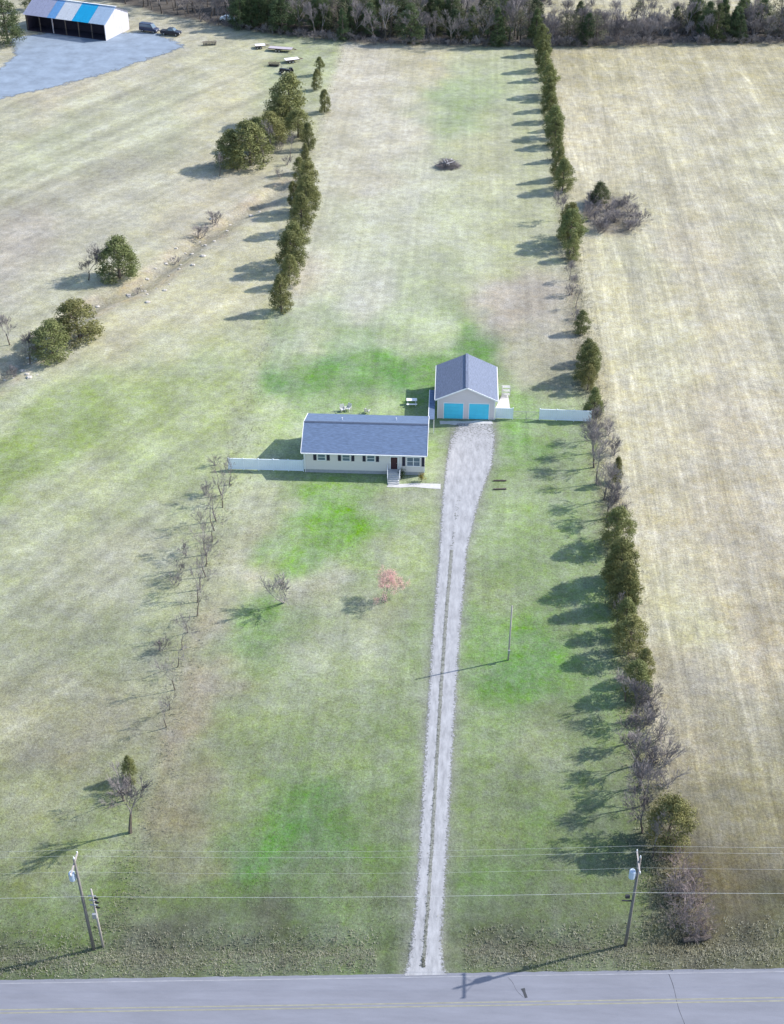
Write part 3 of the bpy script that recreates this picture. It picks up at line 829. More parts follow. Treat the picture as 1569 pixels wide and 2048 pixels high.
# trees standing on their own in the fields
def stand(kind, px, py, h, label, group=None, w=1.0, var=None):
    p = G(px, py); return plant(kind, p[0], p[1], h, label, group, w, var)
cg = 'cedars along the creek'
stand('cedar', 580, 248, 11.2, 'tallest olive cedar at the upper end of the creek clump', cg, 1.35, 0)
stand('cedar', 560, 258, 7.5, 'smaller cedar tucked below the tallest creek cedar', cg, 1.35, 4)
stand('cedar', 503, 330, 9.8, 'broad bright cedar at the lower end of the creek clump', cg, 1.5, 2)
stand('cedar', 463, 334, 7.8, 'dark cedar at the lower left tip of the creek clump', cg, 1.3, 0)
stand('cedar', 540, 292, 7.6, 'olive cedar in the middle of the creek clump', cg, 1.5, 4)
stand('cedar', 597, 275, 6.4, 'cedar squeezed between the creek clump and the left boundary', cg, 1.4, 3)
stand('cedar', 520, 300, 7.0, 'low cedar joining the middle and lower parts of the creek clump', cg, 1.5, 0)
stand('bare', 545, 305, 7.5, 'leafless tree between the two tall creek cedars', cg, 0.9)
stand('bare', 530, 325, 6.5, 'leafless tree below the broad bright creek cedar', cg, 0.9)
stand('bare', 440, 352, 5.5, 'leafless tree at the foot of the creek clump', cg, 0.9)
stand('bare', 580, 320, 6.5, 'leafless tree where the creek clump meets the left boundary', cg, 0.9)
stand('cedar', 240, 556, 8.0, 'lone upright cedar by the creek bank', cg, 1.4, 4)
stand('bare', 205, 545, 7.0, 'leafless tree close beside the lone upright creek cedar', cg, 1.2)
stand('bare', 176, 560, 5.5, 'smaller leafless tree left of the lone upright creek cedar', cg, 1.2)
stand('cedar', 160, 678, 7.2, 'taller rounded cedar of the lower creek pair', cg, 1.6, 4)
stand('cedar', 108, 714, 6.2, 'shorter rounded cedar of the lower creek pair', cg, 1.75, 0)
stand('bare', 60, 720, 5.5, 'leafless tree left of the lower creek pair of cedars', cg, 0.9)
stand('bare', 20, 690, 6.0, 'leafless tree near the left end of the creek', cg, 0.9)
stand('brush', 30, 748, 2.2, 'grey bush at the left end of the creek', 'bushes along the creek', 1.2)
stand('brush', 400, 470, 3.0, 'grey bush on the creek above the stony bank', 'bushes along the creek', 1.3)
stand('brush', 430, 445, 3.2, 'grey bush nearest the left boundary along the creek', 'bushes along the creek', 1.3)
stand('brush', 350, 520, 2.0, 'low grey bush on the bare creek bank', 'bushes along the creek', 1.2)
stand('brush', 275, 580, 1.6, 'lowest grey bush on the pale creek bank', 'bushes along the creek', 1.3)
bs = G(1218, 430)
stand('dark', 1198, 408, 4.8, 'grey green evergreen bush rising from the thicket in the right field', None, 1.5, 1)
k = 0
for i in range(26):
    a = rnd.uniform(0, 6.283); r_ = math.sqrt(rnd.random())
    x, y = bs[0] + 5.6 * r_ * math.cos(a), bs[1] + 9.0 * r_ * math.sin(a)
    plant('brush', x, y, rnd.uniform(1.8, 3.0), 'leafless grey bush of the round thicket in the right field', 'bushes of the round thicket', 1.5)
stand('pale_bare', 570, 1203, 5.4, 'small pale leafless tree on the front lawn', None, 1.1)

p = G(768, 1204)
cr, tkm, tips = bare(52, 4.2, 1.35, M['twig'], stems=3, levels=4, twig=0.010)
rb = empty('redbud_tree', (p[0], p[1], float(height(p[0], p[1]))))
link('trunk', tkm, rb); link('branches', cr, rb)
tp = tips
v, f = leaf_cloud([tuple(t) for t in tp], [0.34] * len(tp), 40, 0.06, 0.13, 8)
link('blossom', np_mesh('blossom', v, f, M['blossom']), rb)
tag(rb, 'small pink blossoming tree on the front lawn by the driveway', 'tree')

# the far wood
wg = 'trees of the far wood'
cells = []
for d in (0.8, 4.6, 8.6, 13.0, 18.0, 24.0, 31.0):
    x = -98.0
    while x < 92:
        cells.append((x + rnd.uniform(-1.5, 1.5), d + rnd.uniform(-1.6, 1.6)))
        x += 3.9 + 0.12 * d
def span(x):
    return ('behind the barn' if x < -62 else 'behind the trailers' if x < LX else 'behind the lot' if x < RX else 'behind the right field')
counts = {}
for x, d in sorted(cells):
    if x > 24 and d > 20: continue
    y = float(wood_front(x)) + d
    q = rnd.random()
    if x < -62:
        pe, hh = 0.10, (6, 9)
    elif x < -32:
        pe, hh = 0.58, (7.5, 11.5)
    elif x < 22:
        pe, hh = 0.45, (7, 11)
    elif x < 62:
        pe, hh = 0.10, (5.2, 8.2)
    else:
        pe, hh = 0.42, (6.5, 10)
    h = rnd.uniform(*hh)
    kind = 'dark' if q < pe else 'budding' if q < pe + 0.10 else ('tall_bare' if h > 8 else 'bare')
    word = {'dark': 'dark evergreen', 'budding': 'grey green budding tree', 'tall_bare': 'leafless grey tree', 'bare': 'leafless grey tree'}[kind]
    if d < 2.6:
        k_ = (word, span(x)); n_ = counts.get(k_, 0); counts[k_] = n_ + 1
        lab = f'{ORD[n_]} {word} from the left fronting the wood {span(x)}'
    else:
        lab = f'{word} deeper in the wood {span(x)}'
    plant(kind, x, y, h, lab, wg, rnd.uniform(0.9, 1.2))
x = -70.0
while x < 92:
    y = float(wood_front(x)) - 1.2 + rnd.uniform(-0.8, 0.8)
    k_ = ('bush', span(x)); n_ = counts.get(k_, 0); counts[k_] = n_ + 1
    plant('brush', x, y, rnd.uniform(1.6, 3.2), f'{ORD[n_]} grey bush from the left edging the wood {span(x)}', 'bushes edging the far wood', 1.4)
    x += rnd.uniform(1.6, 3.2)
for _ in range(75):
    x = rnd.uniform(24, 90); y = float(wood_front(x)) + rnd.uniform(1.5, 20)
    plant('brush', x, y, rnd.uniform(3.0, 5.2), 'tall grey bush deep in the wood behind the right field', 'bushes inside the far wood', 1.15)
stand('dark', 18, 88, 13.0, 'big evergreen beside the barn with the striped roof', None, 1.25, 1)
stand('dark', -25, 78, 12.0, 'evergreen at the left edge behind the big one by the barn', None, 1.2, 3)
stand('dark', 62, 20, 8.0, 'evergreen behind the left end of the striped roof barn', None, 1.1, 1)

# ------------------------------------------------------------------ grass and weeds that stand up
pts = []
for _ in range(6000):
    x = rnd.uniform(-42, 40); o = abs(rnd.gauss(2.2, 1.2)) + 0.2
    if -5 < x < 3.2 and o < 6: continue
    y = road_y(x, o); pts.append((x, y, float(0)))
z = height([p[0] for p in pts], [p[1] for p in pts])
tufts('verge_grass', [(p[0], p[1], q) for p, q in zip(pts, z)], M['weeds'], 0.08, 0.30, 0.30, 4)
pts = []
for _ in range(7000):
    bx = LX if rnd.random() < 0.12 else RX + 0.3
    y = 75 + (355 - 75) * rnd.random() ** 1.8
    pts.append((bx + rnd.gauss(0, 1.1), y))
z = height([p[0] for p in pts], [p[1] for p in pts])
tufts('row_grass', [(p[0], p[1], q) for p, q in zip(pts, z)], M['dry_grass'], 0.12, 0.38, 0.4, 4)
pts = []
for _ in range(26000):
    x = rnd.uniform(-48, 21); y = 74 + 110 * rnd.random() ** 1.5
    if y < road_y(x, 1.0) or (-2.4 < x < 4.5 and y < 172) or (-21 < x < 10.5 and 149 < y < 178): continue
    if fbm(np.array(x / 6), np.array(y / 6), 14) < 0.46: continue
    pts.append((x, y))
z = height([p[0] for p in pts], [p[1] for p in pts])
tufts('field_tufts', [(p[0], p[1], q) for p, q in zip(pts, z)], M['dry_grass'], 0.03, 0.10, 0.25, 3)

# stones on the creek bank
mb = MB()
def rock(mb, c, s, r):
    n, vs, fs = 7, [], []
    for j, (zz, rr) in enumerate(((-0.3, 0.8), (0.25, 1.0), (0.6, 0.6))):
        for k in range(n):
            a = 6.283 * k / n
            q = s * rr * r.uniform(0.75, 1.2)
            vs.append((c[0] + q * math.cos(a) * 1.3, c[1] + q * math.sin(a), c[2] + s * zz * r.uniform(0.7, 1.1)))
    for j in range(2):
        for k in range(n):
            fs.append((j * n + k, j * n + (k + 1) % n, (j + 1) * n + (k + 1) % n, (j + 1) * n + k))
    fs.append(tuple(range(2 * n, 3 * n)))
    mb.add(vs, fs)
for _ in range(90):
    i = rnd.randrange(1, len(CREEK) - 2); t = rnd.random()
    c = CREEK[i] * (1 - t) + CREEK[i + 1] * t + np.array([rnd.gauss(0.5, 2.2), rnd.gauss(-0.4, 1.8)])
    rock(mb, (c[0], c[1], float(height(c[0], c[1]))), 0.1 + 0.4 * rnd.random() ** 2.5, rnd)
struct(mb.build('creek_stones', M['stone']), 'stuff')

# ------------------------------------------------------------------ house
def gable_roof(name, mat_, parent, x0, x1, y0, y1, ze, zr, axis='x', th=0.16):
    """two sloping slabs as one shell; ridge along axis"""
    mb = MB()
    if axis == 'x':
        ym = (y0 + y1) / 2
        prof = [(y0, ze), (ym, zr), (y1, ze), (y1, ze - th), (ym, zr - th * 1.1), (y0, ze - th)]
        vs = [(x0, a, b) for a, b in prof] + [(x1, a, b) for a, b in prof]
    else:
        xm = (x0 + x1) / 2
        prof = [(x0, ze), (xm, zr), (x1, ze), (x1, ze - th), (xm, zr - th * 1.1), (x0, ze - th)]
        vs = [(a, y1, b) for a, b in prof] + [(a, y0, b) for a, b in prof]
    fs = [(0, 1, 4, 5), (1, 2, 3, 4), (11, 10, 7, 6), (10, 9, 8, 7)]
    for i in range(6):
        j = (i + 1) % 6
        fs.append((j, i, i + 6, j + 6))
    mb.add(vs, fs)
    return mb.build(name, mat_, parent)

HX0, HX1, HY0, HY1 = -19.45, -2.55, 151.55, 160.95
EZ, RZ = 3.62, 5.50
house = tag(empty('ranch_house', ((HX0 + HX1) / 2, HY0, 0)), 'beige ranch house with a long blue grey roof and dark shutters', 'house')
ox, oy = house.location.x, house.location.y
hx0, hx1, d = HX0 - ox, HX1 - ox, HY1 - HY0
mb = MB()
wz = EZ - 0.02
zm = wz + (RZ - EZ) * 0.93 - 0.12
mb.add([(hx0, 0, .55), (hx1, 0, .55), (hx1, d, .55), (hx0, d, .55), (hx0, 0, wz), (hx1, 0, wz), (hx1, d, wz), (hx0, d, wz), (hx0, d / 2, zm), (hx1, d / 2, zm)],
       [(0, 1, 5, 4), (2, 3, 7, 6), (1, 2, 6, 9, 5), (3, 0, 4, 8, 7), (3, 2, 1, 0)])
for k in range(13):                                    # lapped siding courses on the front and the gable ends
    z0 = 0.60 + k * 0.225
    mb.add([(hx0 - .004, -.022, z0), (hx1 + .004, -.022, z0), (hx1 + .004, -.004, z0 + .215), (hx0 - .004, -.004, z0 + .215)], [(0, 1, 2, 3)])
mb.build('wall', M['siding'], house)
MB().box(hx0 + .05, hx1 - .05, .05, d - .05, -.2, .56).build('foundation', M['foundation'], house)
rf = gable_roof('roof', M['roof'], house, hx0 - .33, hx1 + .33, -.45, d + .45, EZ, RZ)
mb = MB(); mb.add([(hx0 - .33, d / 2 - .24, RZ - .045), (hx1 + .33, d / 2 - .24, RZ - .045), (hx1 + .33, d / 2, RZ + .05), (hx0 - .33, d / 2, RZ + .05), (hx1 + .33, d / 2 + .24, RZ - .045), (hx0 - .33, d / 2 + .24, RZ - .045)], [(0, 1, 2, 3), (3, 2, 4, 5)])
mb.build('ridge_cap', M['ridge'], rf)
for vx, vy in ((-3.5, d * .66), (4.2, d * .72)):
    zz = RZ - (vy - d / 2) / (d / 2 + .45) * (RZ - EZ)
    MB().tube([(vx, vy, zz - .1), (vx, vy, zz + .4)], .07, 8).build('vent_pipe', M['insulator'], rf)
for sx in (hx0 - .36, hx1 + .36):
    mb = MB()
    mb.bar((sx, -.47, EZ - .07), (sx, d / 2, RZ - .07), .06, .22).bar((sx, d / 2, RZ - .07), (sx, d + .47, EZ - .07), .06, .22)
    mb.build('rake_board', M['trim'], house)
mb = MB(); mb.box(hx0 - .33, hx1 + .33, -.56, -.453, EZ - .17, EZ - .03)
mb.build('gutter', M['trim'], house)
for sx in (hx0 - .02, hx1 - .10):
    MB().box(sx, sx + .12, -.05, -.024, .56, EZ - .18).build('corner_board', M['trim'], house)
MB().box(hx0 + .12, hx0 + .20, -.10, -.03, .1, EZ - .17).build('downspout', M['trim'], house)

def px_x(px, py=947):
    return G(px, py)[0] - ox
def window(parent, x0, x1, z0, z1, panes, shutter=0.42, gap=0.10):
    w = MB(); t = 0.09
    y0, y1 = -.09, -.018
    w.box(x0 - t, x1 + t, y0, y1, z1, z1 + t).box(x0 - t, x1 + t, y0 - .03, y1, z0 - t, z0)
    w.box(x0 - t, x0, y0, y1, z0, z1).box(x1, x1 + t, y0, y1, z0, z1)
    for k in range(1, panes):
        xm = x0 + (x1 - x0) * k / panes
        w.box(xm - .05, xm + .05, y0, y1, z0, z1)
    o = w.build('window', M['trim'], parent)
    for k in range(panes):
        a, b = x0 + (x1 - x0) * k / panes, x0 + (x1 - x0) * (k + 1) / panes
        if k: a += .052
        if k < panes - 1: b -= .052
        MB().box(a + .002, b - .002, -.045, -.026, z0 + .002, z1 - .002).build('pane', M['glass'], o)
        MB().box(a + .003, b - .003, -.070, -.046, (z0 + z1) / 2 - .03, (z0 + z1) / 2 + .03).build('sash_bar', M['trim'], o)
    for a in (x0 - t - gap - shutter, x1 + t + gap):
        s = MB().box(a, a + shutter, -.065, -.025, z0 - .08, z1 + .08)
        for k in range(6):
            zz = z0 + (z1 - z0) * (k + .3) / 6
            s.box(a + .05, a + shutter - .05, -.078, -.066, zz, zz + .09)
        s.build('shutter', M['shutter'], parent)
for c in (644.5, 693.5, 742.5):
    x = px_x(c); window(house, x - .50, x + .50, 2.2, 3.12, 1, 0.42, 0.14)
window(house, px_x(814.5, 951), px_x(839.5, 951), 1.62, 2.98, 2, 0.42, 0.18)
dx0, dx1 = px_x(782, 949), px_x(795.5, 949)
dr = MB().box(dx0, dx1, -.07, -.025, 1.0, 2.98).build('door', M['door'], house)
MB().box(dx1 - .14, dx1 - .08, -.13, -.071, 1.95, 2.02).build('handle', M['metal'], dr)
for a, b in ((.12, .85), (1.0, 1.75)):
    MB().box(dx0 + .14, dx1 - .2, -.085, -.071, 1.05 + a, 1.05 + b).build('door_panel', M['door'], dr)
mb = MB().box(dx0 - .12, dx0 - .005, -.10, -.02, 1.0, 3.1).box(dx1 + .005, dx1 + .12, -.10, -.02, 1.0, 3.1).box(dx0 - .005, dx1 + .005, -.10, -.02, 2.985, 3.1)
mb.build('door_frame', M['trim'], house)

st = tag(empty('porch_steps', (ox + (dx0 + dx1) / 2, HY0 - .08, 0)), 'concrete porch steps with pale railings below the maroon door', 'steps')
MB().box(-.95, .95, -1.15, 0, -.1, .98).build('landing', M['concrete'], st)
for k in range(4):
    MB().box(-.75, .75, -1.15 - .29 * (k + 1), -1.15 - .29 * k - .002, -.1, .98 - .20 * (k + 1)).build('step', M['concrete'], st)
for s in (-1, 1):
    r_ = MB()
    r_.tube([(s * .88, -.05, 1.9), (s * .88, -1.1, 1.9), (s * .80, -2.25, 1.0)], .03, 6)
    for y_, z0, z1 in ((-.05, .98, 1.9), (-.55, .98, 1.9), (-1.1, .98, 1.9), (-1.65, .4, 1.45), (-2.25, .0, 1.0)):
        xx = .88 if y_ > -1.2 else .80 + .08 * (2.25 + y_) / 1.15
        r_.tube([(s * xx, y_, z0), (s * xx, y_, z1)], .025, 6)
    for k in range(7):
        y_ = -.12 - k * .14
        r_.tube([(s * .88, y_, 1.0), (s * .88, y_, 1.88)], .012, 4)
    r_.build('railing', M['insulator'], st)

def shrub(px, py, h, r_, m, label, seed):
    p = G(px, py)
    o = empty('evergreen_shrub', (p[0], p[1], 0))
    rr = np.random.RandomState(seed)
    cs = [(rr.normal(0, r_ * .35), rr.normal(0, r_ * .35), h * (.2 + .65 * rr.rand())) for _ in range(16)]
    v, f = leaf_cloud(cs, [r_ * .5] * 16, 130, .07, .16, seed)
    v[:, 2] = np.maximum(v[:, 2], .02)
    link('foliage', np_mesh('foliage', v, f, m), o)
    t = MB()
    for k in range(5):
        t.tube([(0, 0, -.1), (rr.normal(0, .15), rr.normal(0, .15), h * .6)], [.03, .012], 4, False)
    t.build('stem', M['bark'], o)
    return tag(o, label, 'shrub')
shrub(804.5, 956, 1.9, .62, M['shrub'], 'dark green shrub between the porch steps and the double window', 61)
shrub(844, 963, 1.9, .60, M['golden'], 'golden brown shrub at the right front corner of the house', 62)

# ------------------------------------------------------------------ garage
GX0, GX1, GY0, GY1 = -1.0, 7.45, 166.7, 176.1
GE, GR = 3.55, 5.65
gar = tag(empty('garage', ((GX0 + GX1) / 2, GY0, 0)), 'detached garage with two turquoise doors under a front gable', 'garage')
gx, gy = gar.location.x, gar.location.y
a0, a1, gd = GX0 - gx, GX1 - gx, GY1 - GY0
mb = MB()
zt = GE + (GR - GE) * .93 - .12
D1, D2 = (G(888, 834)[0] - gx, G(926, 834)[0] - gx), (G(938, 834)[0] - gx, G(977, 834)[0] - gx)
mb.add([(a0, 0, 0), (a1, 0, 0), (a1, gd, 0), (a0, gd, 0), (a0, 0, GE - .02), (a1, 0, GE - .02), (a1, gd, GE - .02), (a0, gd, GE - .02), (0, 0, zt), (0, gd, zt)],
       [(0, 1, 5, 8, 4), (2, 3, 7, 9, 6), (1, 2, 6, 5), (3, 0, 4, 7), (3, 2, 1, 0)])
for k in range(21):
    z0 = .15 + k * .24
    lim = a1 if z0 < GE - .25 else max(.2, a1 * (1 - (z0 + .24 - GE + .25) / (zt - GE + .25)))
    if z0 > zt - .3: break
    if z0 + .24 < 2.75:
        segs = ((-lim, D1[0] - .13), (D1[1] + .13, D2[0] - .13), (D2[1] + .13, lim))
    else:
        segs = ((-lim, lim),)
    for s0, s1 in segs:
        mb.add([(s0, -.022, z0), (s1, -.022, z0), (s1, -.004, z0 + .23), (s0, -.004, z0 + .23)], [(0, 1, 2, 3)])
mb.build('wall', M['garage_wall'], gar)
grf = gable_roof('roof', M['garage_roof'], gar, a0 - .40, a1 + .40, -.42, gd + .35, GE - .05, GR, 'y')
MB().bar((0, -.42, GR + .01), (0, gd + .35, GR + .01), .40, .05).build('ridge_cap', M['garage_roof'], grf)
for s in (-1, 1):
    MB().bar((s * (a1 + .42), -.46, GE - .14), (0, -.46, GR - .09), .06, .20).build('rake_board', M['trim'], gar)
    MB().box(s * (a1 + .46) - .05, s * (a1 + .46) + .05, -.40, gd + .33, GE - .22, GE - .09).build('gutter', M['trim'], gar)
    MB().box(s * a1 - .07, s * a1 + .07, -.05, -.024, 0, GE - .2).build('corner_board', M['trim'], gar)
for x0, x1 in (D1, D2):
    g = MB().box(x0, x1, -.034, -.025, .03, 2.66).build('garage_door', M['cyan'], gar)
    for k in range(4):
        z0 = .05 + k * .655
        pn = MB().box(x0 + .03, x1 - .03, -.060, -.035, z0, z0 + .625)
        for j in range(4):
            w = (x1 - x0 - .06) / 4
            pn.box(x0 + .03 + j * w + .10, x0 + .03 + (j + 1) * w - .10, -.072, -.061, z0 + .12, z0 + .50)
        pn.build('door_panel', M['cyan'], g)
    MB().box(x0 - .12, x0 - .003, -.07, -.02, 0, 2.69).box(x1 + .003, x1 + .12, -.07, -.02, 0, 2.69).box(x0 - .12, x1 + .12, -.07, -.02, 2.692, 2.82).build('door_frame', M['trim'], gar)
poly_sheet('concrete_apron', [(880, 843), (984, 841), (986, 848), (880, 850)], M['concrete'], 0.028, 1.0)

# covered walk between the two
cw = tag(empty('covered_walkway', (-1.85, 162.4, 0)), 'narrow covered walkway linking the house corner to the garage', 'walkway')
MB().box(-.42, .42, 0, 8.2, 2.42, 2.54).build('roof', M['roof'], cw)
MB().box(-.50, -.422, -.03, 8.23, 2.36, 2.56).build('fascia', M['trim'], cw)
for y_ in (.2, 4.0, 7.9):
    for x_ in (-.36, .36):
        MB().box(x_ - .05, x_ + .05, y_ - .05, y_ + .05, -.1, 2.42).build('post', M['trim'], cw)

# ------------------------------------------------------------------ fences
def fence(p0, p1, n, label, group='white privacy fence runs'):
    p0, p1 = np.array(p0), np.array(p1)
    L = float(np.linalg.norm(p1 - p0)); ang = math.atan2(p1[1] - p0[1], p1[0] - p0[0])
    o = tag(empty('privacy_fence', (p0[0], p0[1], 0), ang), label, 'fence', group)
    w = L / n
    pm = MB()
    nb = 8; bw = (w - .14) / nb
    for k in range(nb):
        pm.box(.07 + k * bw + .006, .07 + (k + 1) * bw - .006, -.02, .02, .08, 1.78)
    panel = pm.mesh('fence_panel', M['vinyl'])
    rail = MB().box(.066, w - .066, -.045, .045, 1.782, 1.90).mesh('rail', M['vinyl'])
    low = MB().box(.066, w - .066, -.045, -.022, .10, .22).mesh('rail', M['vinyl'])
    post = MB().box(-.065, .065, -.065, .065, -.3, 1.96).add([(-.085, -.085, 1.961), (.085, -.085, 1.961), (.085, .085, 1.961), (-.085, .085, 1.961), (0, 0, 2.05)], [(0, 1, 4), (1, 2, 4), (2, 3, 4), (3, 0, 4), (3, 2, 1, 0)]).mesh('fence_post', M['vinyl'])
    for k in range(n):
        link('fence_panel', panel, o, (k * w, 0, 0)); link('rail', rail, o, (k * w, 0, 0)); link('rail', low, o, (k * w, 0, 0))
    for k in range(n + 1):
        link('fence_post', post, o, (k * w, 0, 0))
    return o
fence((-30.2, 151.75), (-19.6, 151.75), 5, 'white privacy fence running from the house to the left boundary')
fence((7.65, 167.0), (10.2, 166.95), 1, 'short white privacy fence section against the garage')
fence((14.2, 166.95), (21.8, 166.75), 3, 'white privacy fence running from the gate to the right boundary')
gt = tag(empty('wire_gate', (10.28, 166.95, 0)), 'thin wire gate between the two white fence runs', 'gate', None)
for x0, x1 in ((.05, 1.90), (1.96, 3.85)):
    t = MB()
    t.tube([(x0, 0, .12), (x1, 0, .12), (x1, 0, 1.35), (x0, 0, 1.35), (x0, 0, .12)], .035, 6)
    for k in range(1, 6):
        t.tube([(x0, 0, .12 + k * .2), (x1, 0, .12 + k * .2)], .012, 4)
    t.tube([(x0, 0, .12), (x1, 0, 1.35)], .014, 4)
    t.build('gate_leaf', M['metal'], gt)

# ------------------------------------------------------------------ yard furniture
p = G(824, 808)
pt = tag(empty('picnic_table', (p[0], p[1], 0), R(3)), 'white picnic table on the lawn left of the garage', 'table')
for k in range(4):
    MB().box(-.8, .8, -.33 + k * .17, -.33 + k * .17 + .15, .74, .78).build('plank', M['trim'], pt)
for s in (-1, 1):
    MB().box(-.8, .8, s * .80 - .14, s * .80 + .14, .43, .47).build('bench', M['trim'], pt)
    t = MB()
    t.bar((s * .6, -.62, 0), (s * .6, -.18, .735), .07, .05).bar((s * .6, .62, 0), (s * .6, .18, .735), .07, .05).bar((s * .6, -.9, .40), (s * .6, .9, .40), .06, .05)
    t.build('leg_frame', M['trim'], pt)
def lawn_chair(px, py, rz, label):
    p = G(px, py)
    o = tag(empty('lawn_chair', (p[0], p[1], 0), rz), label, 'chair', 'white lawn chairs behind the house')
    MB().box(-.32, .32, -.30, .32, .38, .43).build('seat', M['old_white'], o)
    b = MB()
    for k in range(5):
        b.bar((-.27 + k * .135, .30, .44), (-.27 + k * .135, .52, 1.05), .11, .025)
    b.build('backrest', M['old_white'], o)
    for sx in (-1, 1):
        MB().box(sx * .36 - .05, sx * .36 + .05, -.32, .36, .60, .63).build('armrest', M['old_white'], o)
        for sy in (-.27, .29):
            MB().box(sx * .34 - .025, sx * .34 + .025, sy - .025, sy + .025, -.02, .60).build('leg', M['old_white'], o)
lawn_chair(686, 823, R(20), 'white lawn chair behind the middle of the house')
lawn_chair(697, 821, R(-30), 'white lawn chair angled beside another behind the house')
lawn_chair(735, 826, R(160), 'lone white lawn chair behind the house, nearer the garage')
p = G(1012, 792)
rk = tag(empty('storage_rack', (p[0], p[1], 0), R(2)), 'white metal storage rack on the pad right of the garage', 'rack')
for sx in (-.6, .6):
    for sy in (-.4, .4):
        MB().box(sx - .03, sx + .03, sy - .03, sy + .03, 0, 1.7).build('post', M['old_white'], rk)
for z_ in (.35, 1.0, 1.66):
    s = MB()
    for k in range(5):
        s.box(-.57, .57, -.36 + k * .15, -.36 + k * .15 + .09, z_, z_ + .03)
    s.build('shelf', M['old_white'], rk)
for i, (px, py) in enumerate(((1000, 962), (1000, 979))):
    p = G(px, py)
    o = empty('parking_timber', (p[0], p[1], 0), R(2 + 3 * i))
    t = MB().box(-.9, .9, -.09, .09, 0, .17); t.build('timber', M['timber'], o)
    for s in (-.6, .6):
        MB().tube([(s, 0, .1), (s, 0, .20)], .025, 6).build('spike', M['metal'], o)
    tag(o, ('dark timber by the driveway edge, the one nearer the garage', 'dark timber by the driveway edge, the one nearer the road')[i], 'timber', 'timbers beside the driveway')

# brush pile in the back field
p = G(897, 334)
bp = tag(empty('brush_pile', (p[0], p[1], 0)), 'grey heap of cut branches and logs in the back field', 'brush pile')
t = MB()
for k in range(420):
    a = rnd.uniform(0, 6.283); r_ = 2.3 * math.sqrt(rnd.random())
    h = 1.9 * (1 - (r_ / 2.5) ** 1.5)
    c = Vector((r_ * math.cos(a), r_ * math.sin(a) * .75, rnd.uniform(.05, max(.1, h))))
    d_ = Vector((rnd.gauss(0, 1), rnd.gauss(0, 1), rnd.gauss(0, .35))).normalized() * rnd.uniform(.5, 1.4)
    t.tube([c - d_, c + d_ * .3 + Vector((0, 0, .1)), c + d_], [rnd.uniform(.02, .05), .025, .01], 4, False)
t.v = [(x, y, max(z, .01)) for x, y, z in t.v]
t.build('branches', M['twig'], bp)
for k in range(9):
    a = rnd.uniform(0, 6.28); c = Vector((rnd.uniform(-1.3, 1.2), rnd.uniform(-1.0, .7), rnd.uniform(.5, 1.5)))
    d_ = Vector((math.cos(a), math.sin(a), rnd.uniform(-.25, .25))) * rnd.uniform(.7, 1.3)
    MB().tube([c - d_, c + d_], [rnd.uniform(.10, .18), rnd.uniform(.07, .13)], 8).build('log', M['log'], bp)
p = G(1400, 1876)
lg = empty('fallen_log', (p[0] - .2, p[1], float(height(p[0], p[1])) + .2), R(6))
MB().tube([(-1.4, -.1, .1), (-.4, .05, .05), (.6, 0, .1), (1.3, .18, .18)], [.24, .27, .25, .18], 9).build('trunk', M['timber'], lg)
MB().tube([(.5, 0, .15), (.9, .5, .6), (1.0, .9, .8)], [.1, .07, .04], 6).build('branch', M['timber'], lg)
tag(lg, 'dark fallen log under the reddish bushes by the road', 'log')

# ------------------------------------------------------------------ poles and wires
def pole(name, base, H, r0, m, label, cross=None, can=None, group=None):
    o = tag(empty(name, (base[0], base[1], float(height(base[0], base[1])))), label, 'utility pole', group)
    MB().tube([(0, 0, -.5), (0, 0, H * .5), (0, 0, H)], [r0, r0 * .85, r0 * .66], 12).build('shaft', m, o, True)
    if cross:
        z, L = cross
        MB().box(-.16, -.04, -L / 2, L / 2, z - .07, z + .07).build('crossarm', M['pole_pale'], o)
        b = MB().bar((-.10, -.75, z - .08), (-.14, 0, z - .75), .03, .03).bar((-.10, .75, z - .08), (-.14, 0, z - .75), .03, .03)
        b.build('brace', M['metal'], o)
        for y_ in (-L / 2 + .1, L / 2 - .1):
            MB().tube([(-.10, y_, z + .07), (-.10, y_, z + .15), (-.10, y_, z + .24)], [.05, .075, .04], 8).build('insulator', M['insulator'], o)
        MB().tube([(0, 0, H), (0, 0, H + .12), (0, 0, H + .3)], [.05, .08, .04], 8).build('insulator', M['insulator'], o)
    if can:
        z, s = can
        c = MB().tube([(s * .48, -.05, z - .5), (s * .48, -.05, z - .42), (s * .48, -.05, z + .42), (s * .48, -.05, z + .52)], [.24, .29, .29, .22], 14)
        c.build('transformer', M['can'], o, False)
        MB().tube([(s * .48, -.05, z + .5), (s * .48, -.05, z + .80)], [.06, .04], 8).build('bushing', M['insulator'], o)
        MB().box(min(0, s * .2), max(0, s * .2), -.08, -.02, z - .25, z + .25).build('bracket', M['metal'], o)
    return o
PB, LB = G(1252, 1885), G(187, 1893)
pr = pole('utility_pole', PB, 12.6, .17, M['pole'], 'tall utility pole with grey transformer near the right roadside corner', (12.0, 2.6), (10.4, -1), 'roadside utility poles')
MB().box(-.75, -.35, -.12, .12, 7.05, 7.35).build('splice_box', M['dark_metal'], pr)
MB().box(-1.0, -.12, -.05, .05, 6.55, 6.66).build('bracket', M['dark_metal'], pr)
pl = pole('utility_pole', LB, 12.9, .17, M['pole'], 'tall utility pole with grey transformer near the left roadside corner', (12.2, 2.6), (10.6, -1), 'roadside utility poles')
L2 = G(206, 1889)
p2 = pole('utility_pole', L2, 8.4, .13, M['pole_pale'], 'shorter pale pole standing beside the left roadside utility pole', None, None, 'roadside utility poles')
